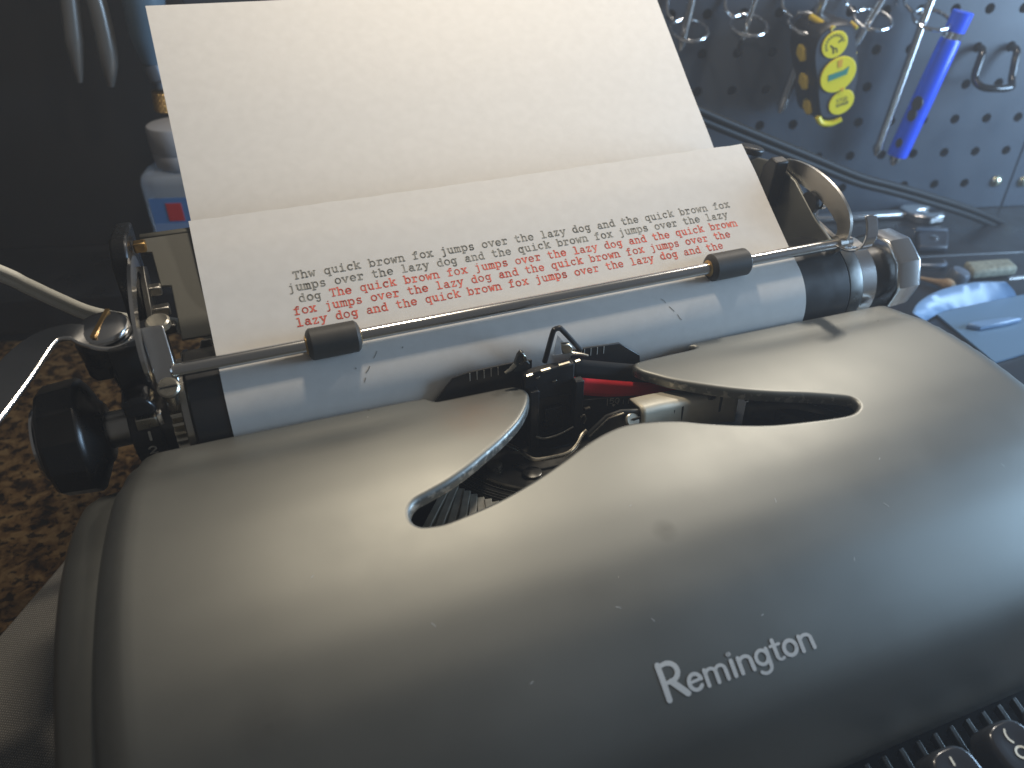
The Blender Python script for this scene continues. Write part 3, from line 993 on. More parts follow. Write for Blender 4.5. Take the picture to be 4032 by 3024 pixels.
MB().prism([(67.2, -39.2, -20.2), (68.3, -39.2, -21.2), (68.7, -39.2, -23.0), (67.5, -39.2, -23.4)], (0, 1.0, .3)).build('ribbon_claw', 'nickel', tw, bevel=.15)
MB().tube([(64.4, -39.2, -23.6), (62.4, -39.4, -25.0), (60.4, -39.6, -25.6)], [.9, .7, .4], 8).build('guide_wire', 'nickel', tw)
# ribbon vibrator block: uprights, cross plates and nickel corners
vb = plate_y([(66.0, -26.6), (70.5, -25.6), (84.6, -25.4), (84.8, -38.5), (69.2, -36.8), (66.6, -36)], -43.0, 3.4).build('ribbon_vibrator', 'black_satin', tw, bevel=.5)
MB().box((68.9, -44.2, -44), (3.2, 3.2, 25)).build('upright', 'black_satin', vb, bevel=.3)
MB().box((85.6, -44.2, -44), (3.2, 3.2, 25)).build('upright', 'black_satin', vb, bevel=.3)
plate_y([(70.5, -38), (84.4, -38), (84.4, -55), (70.5, -55)], -41.6, 2.0).build('type_guide', 'dark_steel', vb, bevel=.3)
plate_y([(73.6, -42), (81, -42), (81, -52), (73.6, -52)], -43.4, 1.6).build('type_guide', 'black_enamel', vb, bevel=.4)
for (x, z, w) in ((68.0, -26.4, 2.4), (73.8, -25.6, 3.6), (80.6, -24.9, 4.2), (85.6, -24.9, 2.0), (70.8, -27.8, 1.6), (77.0, -30.8, 1.6)):
    MB().prism([(x - w / 2, -43.4, z), (x + w / 2, -43.4, z + .3), (x + w / 2 - .5, -43.4, z - .6), (x - w / 2 + .8, -43.4, z - .8)], (0, 1.0, .25)).build('vibrator_edge', 'nickel', vb, bevel=.15)
for (x, z) in ((86.2, -38.0), (89.2, -44.2)):
    MB().box((x, -45, z), (2.0, 1.2, .5)).build('vibrator_edge', 'nickel', vb)
MB().tube(smooth_curve([(69.2, -46.2, -50.4), (72.6, -46.6, -51.8), (78, -46.6, -51.6), (83.6, -46.4, -50.0)], 4), .42, 8).build('guide_wire', 'nickel', vb)
MB().tube(smooth_curve([(86.4, -46.2, -46.4), (87.4, -46.6, -45.6), (88.2, -46.4, -47.6), (87.8, -46.2, -49.8)], 3), .4, 8).build('guide_wire', 'nickel', vb)
# two-colour ribbon running off to the right-hand spool
RBP = smooth_curve([(85.0, -38.8, -26.8), (98, -40.6, -30.2), (110, -42.2, -33.2), (122, -43.6, -35.6), (134, -45, -37.6), (148, -46.5, -40)], 6)
def ribbon_band(o0, o1, name, m_):
    vs, fs = [], []
    for p in RBP:
        for k in range(4):
            q = o0 + (o1 - o0) * k / 3
            vs.append((p[0], p[1] + 1.2 - 4.2 * (q / 12.8) - .5 * math.sin(math.pi * min(1, q / 12.8)), p[2] - q * .97))
    for i in range(len(RBP) - 1):
        for k in range(3):
            fs.append((4 * i + k, 4 * i + 4 + k, 4 * i + 5 + k, 4 * i + 1 + k))
    return MB().add(vs, fs).build(name, m_, tw, smooth=180, solid=.18)
rb = ribbon_band(0, 6.3, 'ribbon', 'ribbon_black')
rr = ribbon_band(6.3, 12.8, 'ribbon_stripe', 'ribbon_red')
# pointer scale under the ribbon ("50")
ps = MB().prism([(86, -43.8, -41.0), (104, -44.6, -43.4), (140, -47, -48.0), (140, -47, -52), (104, -44.6, -49), (86, -43.8, -47)], (0, 1.0, 0)).build('line_scale', 'black_satin', tw, bevel=.2)
def ps_map(u, v):
    return (98.4 + u, -44.35 - .06 * u - .2, -43.6 - .135 * u + v)
pm = MB()
ribbon(pm, [(1.6, .6), (.2, .6), (.1, -.4)] + arc(.75, -.75, .75, .75, 120, -140), .28, ps_map)
ribbon(pm, arc(2.9, -.4, .75, 1.1, 0, 360), .28, ps_map)
ribbon(pm, [(1.1, -2.0), (1.6, -2.7), (2.1, -2.0), (1.1, -2.0)], .3, ps_map)
for k in range(12):
    if k in (0, 1): continue
    ribbon(pm, [(-.9 + 2.1 * k, -.2 if k % 5 else .4), (-.9 + 2.1 * k, -2.1)], .2, ps_map)
ribbon(pm, [(-.9, .6), (-.9, -2.2)], .22, ps_map)
pm.build('scale_print', 'cream_mark', ps, smooth=0, fix=False)
class LiftMB(MB):
    """parts of the segment carrier, moved as one to their seat just under the opening"""
    def build(q, *a, **k):
        q.v = [(x - 4.5, y - 6.5, z + 5.6) for x, y, z in q.v]
        return MB.build(q, *a, **k)
# pale casting that carries the segment, with its screw plate
cast = LiftMB()
top = smooth_curve([(104, -56.5, -40.5), (112, -55.5, -41.5), (122, -54, -43.5), (132, -53, -45.2), (140, -52.2, -45.0), (146, -52.4, -46.4)], 4)
vs, fs = [], []
for p in top:
    for (dy, dz) in ((7, -1.0), (.8, 0), (-.6, -.6), (-1.2, -2.2), (-1.6, -13)):
        vs.append((p[0], p[1] + dy, p[2] + dz))
for i in range(len(top) - 1):
    for k in range(4):
        fs.append((5 * i + k, 5 * i + k + 1, 5 * i + 6 + k, 5 * i + 5 + k))
cast.add(vs, fs)  .build('segment_casting', 'cast_paint', tw, smooth=60, solid=.8)
for (x, w) in ((121.5, .9), (117.5, 1.4), (138.5, 1.2)):
    LiftMB().box((x, -56.6 + (x - 110) * .10, -49), (w, .8, 8)).build('casting_rib', 'dark_steel', tw, bevel=.2)
LiftMB().tube(smooth_curve([(139, -47, -45.6), (146, -47.5, -45.8), (150.5, -49.5, -49.0), (152.5, -51.0, -53.5)], 4), .8, 8).build('spool_arm', 'nickel', tw)
sp = LiftMB().prism([(86.0, -54.5, -48), (92.2, -55.5, -41.5), (97.4, -56.2, -40.2), (105.4, -56.8, -41.6), (106.6, -57.0, -43.0), (106.4, -57.2, -49), (88, -57, -54)], (0, 1.2, .5)).build('screw_plate', 'dark_steel', tw, bevel=.4)
LiftMB().tube([(86.2, -55.6, -47.8), (92.2, -56.6, -41.2), (97.4, -57.2, -40.0)], .3, 8).build('plate_edge', 'nickel', sp)
LiftMB().lathe((100.6, -56.6, -44.4), (.1, -.75, .62), [(0, 2.7), (1.4, 2.7), (1.9, 2.2)], 24).build('screw', 'nickel', sp)
LiftMB().box((100.8, -58.0, -43.1), (4.6, .5, .8), ax=[nrm((.95, -.2, .25)), nrm((.2, .95, 0)), nrm((-.25, 0, .95))]).build('screw_slot', 'interior', sp)
LiftMB().lathe((134.6, -52.0, -46), (0, -.1, 1), [(0, 2.7), (.8, 2.7), (1.0, 1.3), (3.2, 1.2), (3.4, .9)], 20).build('ribbon_post', 'nickel', tw)
ur = [(57.5, -45.5, -50), (61.0, -50.8, -50.3), (62.4, -54.8, -50.4), (64.6, -57.6, -50.4), (70, -58.4, -50.4), (75.6, -58.6, -50.2), (79.8, -56.6, -49.6), (83.6, -53.2, -48.6), (85.6, -52.6, -47.6)]
MB().tube(smooth_curve(ur, 4), .75, 10).build('type_rest', 'nickel', tw)
# segment: curved slotted block and the slanted type bars in the left of the basket
seg = MB()
def SG(r, a, h=0.0):
    c = np.array([80.0, -36.0, -50.0])
    e1 = np.array([1., 0, 0])
    e2 = nrm((0, -1, .1))
    nn = nrm((0, .1, 1))
    return c + e1 * (r * math.cos(a)) + e2 * (r * math.sin(a)) + nn * h
def ring_band(r0, r1, h, a0, a1, n=40, th=2.0):
    b = MB()
    vs, fs = [], []
    for i in range(n + 1):
        a = math.radians(a0 + (a1 - a0) * i / n)
        vs += [SG(r0, a, h), SG(r1, a, h), SG(r1, a, h - th), SG(r0, a, h - th)]
    for i in range(n):
        for k in range(4):
            q = (k + 1) % 4
            fs.append((4 * i + k, 4 * i + q, 4 * i + 4 + q, 4 * i + 4 + k))
    return b.add(vs, fs)
sg = ring_band(14, 38.0, -6.0, 60, 175, 50, 3).build('segment', 'dark_steel', tw)
ring_band(38.2, 39.2, -5.6, 60, 175, 50, 3).build('segment_ring', 'nickel', sg)
ring_band(39.3, 46.0, -6.6, 60, 175, 50, 3).build('segment_ring', 'dark_steel', sg)
for r in (40.2, 42.4, 43.6, 44.8):
    ring_band(r, r + .35, -6.2, 60, 172, 50, .6).build('segment_ring', 'steel', sg)
MB().lathe(SG(31.9, math.radians(151.7), -6), (0, .1, 1), [(0, 2.6), (1.2, 2.6), (1.7, 1.6)], 24).build('rivet', 'nickel', sg)
sc2 = MB().lathe(SG(30, math.radians(126.7), -6), (0, .1, 1), [(0, 3.2), (.9, 3.2), (1.1, 2.8)], 24).build('screw', 'dark_steel', sg)
for k in range(30):
    a = math.radians(62 + 3.4 * k)
    p0, p1 = SG(46.6, a, -8.0), SG(84, a - math.radians(17), -7.0)
    d = nrm(p1 - p0)
    side = nrm(np.cross(d, (0, .1, 1)))
    MB().strip([p0, p0 + (p1 - p0) * .5, p1], side * 2.35, 2.6 + (k % 3) * .3).build('type_bar', 'bar_steel', tw, bevel=.2)
MB().prism([(8, -100, -92), (172, -100, -92), (172, -37, -92), (8, -37, -92)], (0, 0, -2)).build('basket_floor', 'interior', tw)
MB().prism([(28, -36.6, -37.5), (152, -36.6, -37.5), (152, -36.6, -66), (28, -36.6, -66)], (0, .8, 0)).build('card_plate', 'black_satin', tw)
# dark ribbon cover and spool in the right of the opening
rc = MB()
ct = smooth_curve([(146, -60, -47), (156, -63.5, -46.5), (163, -66, -46.5), (170, -72, -47.5), (178, -78, -50)], 4)
vs, fs = [], []
for p in ct:
    for dz in (0, -14):
        vs.append((p[0], p[1], p[2] + dz))
for i in range(len(ct) - 1):
    fs.append((2 * i, 2 * i + 1, 2 * i + 3, 2 * i + 2))
rc.add(vs, fs).build('spool_cover', 'dark_steel', tw, solid=.8)
MB().lathe((176, -58, -60), (0, 0, 1), [(0, 20), (1, 20.6), (9, 20.6), (10, 20)], 48).build('ribbon_spool', 'black_enamel', tw)
hx = [(153.4 + 1.9 * math.cos(a), -56 + 1.9 * math.sin(a), -52 + a * .16) for a in np.linspace(0, 2 * math.pi * 5, 80)]
MB().tube(hx, .42, 6).build('spring', 'nickel', tw)
MB().box((160, -58, -55), (10, 6, 12)).build('spool_bracket', 'black_enamel', tw, bevel=1)

# ---- keys at the front right corner
def key(x, y, z, glyph):
    k = MB()
    tilt = nrm((0, -.22, .975))
    ax = [np.array([1., 0, 0]), nrm(np.cross(tilt, (1, 0, 0))), tilt]
    def kp(u, v, h): return np.array([x, y, z]) + ax[0] * u + ax[1] * v + ax[2] * h
    n = 32
    vs, fs = [], []
    levels = [(-8.0, 1.06), (-3.2, 1.02), (-1.5, .98), (-.5, .93), (0, .86), (.05, .80), (-.25, .5), (-.45, .02)]
    for h, s in levels:
        for i in range(n):
            a = 2 * math.pi * i / n
            c, sn = math.cos(a), math.sin(a)
            e = 3.0
            r = 1 / (abs(c) ** e + abs(sn) ** e) ** (1 / e)
            vs.append(kp(7.1 * s * r * c, 7.6 * s * r * sn, h))
    for j in range(len(levels) - 1):
        for i in range(n):
            q = (i + 1) % n
            fs.append((j * n + i, j * n + q, (j + 1) * n + q, (j + 1) * n + i))
    fs.append([(len(levels) - 1) * n + i for i in range(n)])
    ko = MB().add(vs, fs).build('key', 'key_plastic', tw, smooth=50)
    g = MB()
    for st in glyph:
        ribbon(g, st, .62, lambda u, v: kp(u, v, .03 - .45 * max(0, 1 - math.hypot(u / 6, v / 6.5)) + .12))
    g.build('legend', 'cream_mark', ko, smooth=0, fix=False)
    MB().strip([kp(0, 1, -8), kp(0, 3, -20)], (2.2, 0, 0), 3).build('key_lever', 'steel', ko)
    return ko
g9 = [arc(0, -1.2, 1.7, 1.45, 0, 360), [(1.7, -1.2), (1.5, -2.8), (.2, -4.4)], arc(1.0, 3.3, 2.0, 2.2, 130, 230)]
g8 = [arc(0, -1.0, 1.4, 1.15, 0, 360), arc(0, -3.4, 1.7, 1.3, 0, 360), [(0, 4.6), (-.15, 2.8)]]
g0 = [arc(0, -2.2, 1.6, 2.4, 0, 360), arc(-1.0, 3.3, 2.0, 2.2, 50, -50)]
key(133.6, -181.6, -81.5, g8)
key(153.8, -181.4, -81.5, g9)
key(174.0, -181.2, -81.5, g0)
for k in range(15):
    x = 112 + 6.2 * k
    MB().prism([(x, -166.2, -92.0), (x + 1.7, -166.2, -92.0), (x + 1.7, -180, -97), (x, -180, -97)], (0, 0, -3)).build('lever_comb', 'dark_steel', tw, bevel=.3)

# ================================================================== PAPER
XL, XR = -27.0, 189.4
front = [(23.0, 17.3), (17.5, 13.6), (11.9, 9.9), (4.7, 4.6), (-4.6, -2.5), (-12.5, -8.4), (-18.6, -12.9)]
PR = 20.62
arcp = [(PC[0] + PR * math.cos(math.radians(a)), PC[1] + PR * math.sin(math.radians(a))) for a in np.arange(128, 345, 6)]
back = [(9.5, -33), (14.5, -19), (24.0, -6.0), (36, 5.4), (46.4, 14.9), (62.9, 28.6), (80, 43.4), (97.5, 58.4), (110.2, 69.6)]
prof = smooth_curve(front, 5)[:-1] + [np.array(p) for p in arcp] + smooth_curve(back, 5)
prof = np.array([tuple(p) for p in prof])
sl = np.concatenate([[0], np.cumsum(np.linalg.norm(np.diff(prof, axis=0), axis=1))])
def paper_pt(x, s, lift=0.0):
    y, z = np.interp(s, sl, prof[:, 0]), np.interp(s, sl, prof[:, 1])
    y1, z1 = np.interp(s + .4, sl, prof[:, 0]), np.interp(s + .4, sl, prof[:, 1])
    y0, z0 = np.interp(s - .4, sl, prof[:, 0]), np.interp(s - .4, sl, prof[:, 1])
    d = nrm((0, y1 - y0, z1 - z0))
    return np.array([x, y, z]) + np.array([0, d[2], -d[1]]) * lift
sh = thing('paper_sheet', 'white sheet of typing paper with five typed lines, rolled round the platen', 'paper', (HC, -10, -33))
nx = 72
vs, fs = [], []
svals = sl
sb0 = len(prof) - 5 * (len(back) - 1) - 1
for i, s in enumerate(svals):
    y, z = prof[i]
    tb_ = max(0, (s - svals[sb0]) / (svals[-1] - svals[sb0]))
    tf_ = max(0, 1 - s / 25)
    for j in range(nx + 1):
        q = j / nx
        x = XL + (XR - XL) * q
        wob = 0
        if i == 0:
            wob = .16 * math.sin(q * 37) * math.sin(q * 91 + 1)
        bow = tb_ ** 2 * 1.6 * math.sin(math.pi * q) + tf_ * .5 * math.sin(math.pi * q * 1.3 + .4)
        vs.append((x, y + wob * .8 + bow * .64, z + wob * .6 - bow * .77))
n1 = nx + 1
for i in range(len(svals) - 1):
    for j in range(nx):
        fs.append((i * n1 + j, i * n1 + j + 1, (i + 1) * n1 + j + 1, (i + 1) * n1 + j))
nrow = len(svals)
back_v = []
for i in range(nrow):
    a_ = np.array(vs[max(i - 1, 0) * n1]); b_ = np.array(vs[min(i + 1, nrow - 1) * n1])
    d_ = nrm(b_ - a_)
    off_ = np.array([0, -d_[2], d_[1]]) * .10
    back_v += [tuple(np.array(vs[i * n1 + j]) + off_) for j in range(n1)]
nv = len(vs)
shm = MB().add(vs, fs).add(back_v, [f[::-1] for f in fs])
loop_ = [j for j in range(n1)] + [i * n1 + nx for i in range(1, nrow)] + [(nrow - 1) * n1 + j for j in range(nx - 1, -1, -1)] + [i * n1 for i in range(nrow - 2, 0, -1)]
rimv = [vs[k] for k in loop_] + [back_v[k] for k in loop_]
nl = len(loop_)
shm.add(rimv, [(i, (i + 1) % nl, nl + (i + 1) % nl, nl + i) for i in range(nl)])
ps_ = shm.build('sheet', 'paper', sh, smooth=180, fix=False)

# typewriter letters as strokes, x-height 1
def E_(cx, cy, rx, ry): return arc(cx, cy, rx, ry, 0, 360, 18)
GL = {
 'o': [E_(0, .5, .46, .5)],
 'e': [arc(0, .5, .45, .5, 0, 318), [(-.45, .5), (.45, .5)]],
 'a': [E_(-.08, .28, .36, .28), arc(0, .68, .31, .32, 155, 0) + [(.31, .1), (.36, 0), (.52, 0)]],
 'q': [E_(-.06, .5, .4, .5), [(.34, 1), (.34, -.42)], [(.34, 1), (.5, 1)], [(.1, -.42), (.52, -.42)]],
 'u': [[(-.5, 1), (-.34, 1), (-.34, .32)] + arc(-.02, .32, .32, .32, 180, 340), [(.12, 1), (.33, 1), (.33, 0), (.52, 0)]],
 'i': [[(-.3, 1), (0, 1), (0, 0)], [(-.44, 0), (.44, 0)], [(-.02, 1.4), (.02, 1.4)]],
 'c': [arc(.02, .5, .44, .5, 45, 318), [(.38, .76), (.38, 1)]],
 'k': [[(-.52, 1.45), (-.34, 1.45), (-.34, 0)], [(-.5, 0), (-.14, 0)], [(.36, 1), (-.32, .4)], [(-.08, .6), (.38, 0)], [(.14, 1), (.5, 1)], [(.18, 0), (.55, 0)]],
 'b': [[(-.55, 1.45), (-.36, 1.45), (-.36, 0), (-.5, 0)], E_(.06, .5, .42, .5)],
 'r': [[(-.45, 1), (-.17, 1), (-.17, 0)], [(-.48, 0), (.2, 0)], arc(.2, .58, .36, .4, 170, 55), [(.42, .86), (.42, .78)]],
 'w': [[(-.5, 1), (-.26, 0), (0, .78), (.26, 0), (.5, 1)], [(-.62, 1), (-.34, 1)], [(.34, 1), (.62, 1)]],
 'n': [[(-.54, 1), (-.35, 1), (-.35, 0)], arc(0, .64, .35, .36, 180, 0) + [(.35, 0)], [(-.54, 0), (-.17, 0)], [(.17, 0), (.54, 0)]],
 'f': [[(-.1, 0), (-.1, 1.14)] + arc(.18, 1.14, .28, .3, 180, 45), [(-.44, 1), (.32, 1)], [(-.44, 0), (.26, 0)]],
 'x': [[(-.38, 1), (.38, 0)], [(.38, 1), (-.38, 0)], [(-.52, 1), (-.2, 1)], [(.2, 1), (.52, 1)], [(-.54, 0), (-.2, 0)], [(.2, 0), (.54, 0)]],
 'j': [[(-.22, 1), (.1, 1), (.1, -.14)] + arc(-.18, -.14, .28, .3, 0, -125), [(.06, 1.4), (.1, 1.4)]],
 'm': [[(-.6, 1), (-.46, 1), (-.46, 0)], arc(-.23, .72, .23, .28, 180, 0) + [(0, 0)], arc(.23, .72, .23, .28, 180, 0) + [(.46, 0)], [(-.6, 0), (-.32, 0)], [(-.1, 0), (.12, 0)], [(.34, 0), (.62, 0)]],
 'p': [[(-.54, 1), (-.36, 1), (-.36, -.42)], [(-.54, -.42), (-.1, -.42)], E_(.06, .5, .42, .5)],
 's': [arc(0, .75, .33, .25, 25, 265), arc(0, .25, .36, .25, 95, -155), [(.31, .8), (.31, 1)], [(-.34, .2), (-.34, 0)]],
 'v': [[(-.42, 1), (0, 0), (.42, 1)], [(-.58, 1), (-.24, 1)], [(.24, 1), (.58, 1)]],
 't': [[(-.15, 1.36), (-.15, .26)] + arc(.13, .26, .28, .26, 180, 325), [(-.46, 1), (.34, 1)]],
 'h': [[(-.54, 1.45), (-.35, 1.45), (-.35, 0)], arc(0, .64, .35, .36, 180, 0) + [(.35, 0)], [(-.54, 0), (-.17, 0)], [(.17, 0), (.54, 0)]],
 'l': [[(-.32, 1.45), (0, 1.45), (0, 0)], [(-.44, 0), (.44, 0)]],
 'z': [[(-.36, .8), (-.36, 1), (.35, 1), (-.38, 0), (.4, 0), (.4, .22)]],
 'y': [[(-.42, 1), (.02, .04)], [(.42, 1), (-.18, -.4), (-.44, -.42)], [(-.58, 1), (-.24, 1)], [(.24, 1), (.58, 1)]],
 'd': [[(.12, 1.45), (.35, 1.45), (.35, 0), (.53, 0)], E_(-.05, .5, .41, .5)],
 'g': [E_(-.06, .56, .38, .42), [(.54, .96), (.33, .96), (.33, -.14)] + arc(0, -.14, .33, .29, 0, -155)],
 'T': [[(0, 1.4), (0, 0)], [(-.48, 1.12), (-.48, 1.4), (.48, 1.4), (.48, 1.12)], [(-.24, 0), (.24, 0)]],
}
# arc length at the first baseline
S0 = float(np.interp(-.35, -prof[:40, 0], sl[:40]))
XHT = 1.92
def type_line(text, col0, line, ink):
    b = MB()
    for k, ch in enumerate(text):
        if ch == ' ': continue
        cx = (col0 + k) * 2.54 + random.uniform(-.06, .06)
        dv = random.uniform(-.07, .07)
        wgt = random.uniform(.37, .48)
        for st in GL[ch]:
            ribbon(b, [(p[0] * XHT * .96, p[1] * XHT) for p in st], wgt, lambda u, v: paper_pt(cx + u, S0 + 4.233 * line - (v + dv), .075 + .0))
    return b.build('typed_line', ink, ps_, smooth=0, fix=False)
type_line('Thw quick brown fox jumps over the lazy dog and the quick brown fox', 1, 0, 'ink_black')
type_line('jumps over the lazy dog and the quick brown fox jumps over the lazy', 0, 1, 'ink_black')
type_line('dog', 1, 2, 'ink_black')
type_line('The quick brown fox jumps over the lazy dog and the quick brown', 5, 2, 'ink_red')
type_line('fox jumps over the lazy dog and the quick brown fox jumps over the', 0, 3, 'ink_red')
type_line('lazy dog and the quick brown fox jumps over the lazy dog and the', 0, 4, 'ink_red')
# stray ink smudges lower on the sheet
smb = MB()
for (x0, s0, pts_, w) in ((20, 0, [(0, 0), (1.2, -1.5), (1.6, -2.2)], .22), (16.5, 4.2, [(0, 0), (1.0, -.9), (1.6, -1.8)], .3), (15.4, 7.0, [(0, 0), (.6, -1.2)], .26), (30, -1.5, [(0, 0), (.15, -.35)], .4), (127, -.5, [(0, 0), (1.0, 1.0), (1.3, 1.8)], .2), (129.4, 3, [(0, 0), (1.5, 2.0)], .26), (132, 6.4, [(0, 0), (.6, 1.4), (1.3, 2.2)], .22), (13.6, 2, [(0, 0), (.1, .2)], .35)):
    sbase = S0 + 33.0 + s0
    ribbon(smb, pts_, w, lambda u, v: paper_pt(x0 + u, sbase + v, .08))
smb.build('ink_smudge', 'ink_black', ps_, smooth=0, fix=False)

# ================================================================== TOOLS ON THE PEGBOARD
def ring_hook(u, v, label, open_end=False, w0=25):
    """spring-wire tool holder: a back leg on the board and a level ring held out from it"""
    b = MB()
    rr_ = 12.2
    a1 = 300 if open_end else 372
    pts_ = [PG(u - 10, v + 28, 1.8), PG(u - 10, v + 12, 2.2), PG(u - 9, v + 6, 5), PG(u - 4, v + 1.5, w0 - 15)]
    for a in np.linspace(-100, a1 - 100, 34):
        pts_.append(PG(u + rr_ * math.cos(math.radians(a)), v - 4.6 * math.sin(math.radians(a)), w0 + rr_ * math.sin(math.radians(a)) * .93))
    o = b.tube(smooth_curve(pts_, 2), 1.25, 10).build('ring_hook', 'chrome', None)
    return tag(o, label, 'tool hook', 'wire ring hooks on the pegboard')
ring_hook(-70.3, -5.2, 'wire ring hook closest to the right edge of the paper')
ring_hook(-30.7, -3.0, 'wire ring hook holding the dark-tipped thin driver')
ring_hook(9.1, -2.8, 'open-ended wire hook half hidden behind the black and yellow stud finder', True)
ring_hook(54.1, -1.2, 'wire ring hook just right of the stud finder, holding a slanted driver')
ring_hook(95.7, -1.9, 'wire ring hook holding the long cross-head screwdriver by the blue pen')

def driver(p0, p1, r, label, tip, hm='handle_grey', w0=24, w1=22):
    a = np.array(PG(p0[0], p0[1], w0))
    b = np.array(PG(p1[0], p1[1], w1))
    d = nrm(b - a)
    a2 = a - d * 30
    t = thing('screwdriver', label, 'screwdriver', b, 'screwdrivers hung in the ring hooks')
    L = np.linalg.norm(b - a2)
    if tip == 'flat':
        MB().lathe(a2, d, [(0, r), (L - 14, r), (L - 5, r * 1.15), (L, r * .5)], 18).build('shaft', 'chrome_soft', t)
    elif tip == 'cross':
        MB().lathe(a2, d, [(0, r), (L - 9, r), (L - 6, r * 1.35), (L - 2.5, r * .95), (L, r * .35)], 18).build('shaft', 'chrome_soft', t)
    else:
        MB().lathe(a2, d, [(0, r), (L - 10, r)], 18).build('shaft', 'chrome_soft', t)
        MB().lathe(a2 + d * (L - 10), d, [(0, r * .95), (7, r * .9), (10, r * .5)], 14).build('tip', 'black_enamel', t)
    MB().lathe(a2 - d * 70, d, [(0, 8), (3, 11), (20, 11.5), (48, 10), (62, 8.2), (70, 6)], 20).build('handle', hm, t)
driver((-70.6, 12.8), (-73.9, -18), 2.7, 'short bright screwdriver shaft nearest the paper edge', 'flat')
driver((-28.5, 12.1), (-33.7, -21.7), 1.9, 'thin driver with dark tip in the second ring from the paper', 'dark')
driver((19.3, 11.3), (9.6, -64.7), 3.4, 'flat screwdriver passing behind the stud finder', 'flat', w0=20, w1=8)
driver((57.6, 10.6), (46.6, -19.5), 2.6, 'slanted screwdriver with blade ending beside the stud finder', 'flat')
driver((92.0, 10.1), (83.3, -94.5), 2.7, 'long steel cross-head screwdriver left of the blue pen', 'cross')

# blue pen-shaped tester
pa, pb = np.array(PG(113.2, 3.6, 30)), np.array(PG(96.2, -100.5, 26))
pd_ = nrm(pb - pa)
pen = thing('pen_tester', 'bright blue pen-shaped tester with chrome ring and metal tip', 'tester pen', pb)
L = np.linalg.norm(pb - pa)
MB().lathe(pa, pd_, [(0, 6.2), (.6, 6.9), (12.6, 6.7), (12.8, 6.0)], 28).build('cap', 'pen_blue', pen)
MB().lathe(pa, pd_, [(12.8, 6.1), (17.2, 6.1)], 28).build('ring', 'chrome', pen)
MB().lathe(pa, pd_, [(17.2, 6.3), (19, 6.9), (60, 7.2), (94, 7.3), (L - 7.4, 7.0), (L - 7, 6.0)], 28).build('barrel', 'pen_blue', pen)
MB().lathe(pa, pd_, [(L - 7, 4.4), (L - 3, 4.0), (L - 1, 2.2), (L, 1.8)], 20).build('tip', 'chrome_soft', pen)
u_, w_ = frame(pd_)
sd = nrm(-PD * .8 + PN * .6)
sd = nrm(sd - pd_ * np.dot(sd, pd_))
pm2 = MB()
for (t, hgt, sc) in ((60, 7.0, 4.0), (68, 6.0, 3.4), (88, 9, 2.6)):
    c = pa + pd_ * t + sd * 5.6
    pm2.lathe(c, sd, [(0, sc), (1.9, sc * .9)], 12, scale2=1.4)
pm2.build('printed_mark', 'case_black', pen)

# stud finder: thick black body, yellow discs on its face, yellow grips down its side
sf = thing('stud_finder', 'black and yellow stud finder hung among the screwdrivers', 'stud finder', PG(22, -60, 14))
face = smooth_curve([(7, -3), (12, .6), (21.5, 2.2), (29.0, 0), (34, -12), (40.2, -30), (40.4, -44), (36.5, -56), (29, -60), (21, -59.2), (16.5, -50), (12.2, -36), (6.4, -20), (5.2, -10), (7, -3)], 4)[:-1]
fm = MB()
n = len(face)
fc = np.mean(np.array(face), 0)
vs, fs = [], []
for (w, k) in ((12, .98), (14, 1.02), (44, 1.02), (48.5, .985), (50, .93)):
    for p in face:
        q = fc + (np.array(p) - fc) * k
        vs.append(PG(q[0], q[1], w))
for j in range(4):
    for i in range(n):
        fs.append((j * n + i, j * n + (i + 1) % n, (j + 1) * n + (i + 1) % n, (j + 1) * n + i))
fs.append(list(range(n)))
fs.append([4 * n + i for i in range(n)])
fm.add(vs, fs).build('body', 'case_black', sf, smooth=40)
MB().prism([PG(fc[0] + (p[0] - fc[0]) * .90, fc[1] + (p[1] - fc[1]) * .90, 50.1) for p in face], PN * .5).build('face_plate', 'case_face', sf)
def disc(uc, vc, a, b, rot, w, name, m_, h=1.0):
    pts_ = []
    for t in np.linspace(0, 2 * math.pi, 30, endpoint=False):
        x, y = a * math.cos(t), b * math.sin(t)
        c, s = math.cos(rot), math.sin(rot)
        pts_.append(PG(uc + x * c - y * s, vc + x * s + y * c, w))
    return MB().prism(pts_, PN * h).build(name, m_, sf, bevel=.3)
d1_ = disc(18.2, -11.0, 8.6, 8.0, .7, 50.5, 'yellow_disc', 'yellow')
d2_ = disc(24.9, -29.4, 12.2, 10.6, .7, 50.5, 'yellow_disc', 'yellow', 1.4)
d3_ = disc(31.7, -47.2, 8.8, 7.6, .7, 50.5, 'yellow_disc', 'yellow')
MB().prism([PG(x, y, 51.2) for x, y in ((28.5, -37), (32, -37.5), (32, -42), (28.5, -42))], PN * .5).build('yellow_disc', 'yellow', sf)
MB().prism([PG(x, y, 51.95) for x, y in ((18.2, -29.5), (27.8, -26.4), (31.0, -24.0), (30.6, -29.0), (18.8, -33.4))], PN * .25).build('level_window', 'green_level', sf)
MB().prism([PG(x, y, 52.0) for x, y in ((22.5, -20.6), (25.5, -19.6), (26, -24.5), (23.5, -25))], PN * .2).build('arrow_mark', 'orange', sf)
MB().prism([PG(x, y, 52.0) for x, y in ((28.2, -38.2), (30.6, -37.4), (30.4, -40.2))], PN * .2).build('arrow_mark', 'orange', sf)
pr1 = MB()
fmap1 = lambda u, v: PG(18.2 + u, -11.0 + v, 51.62)
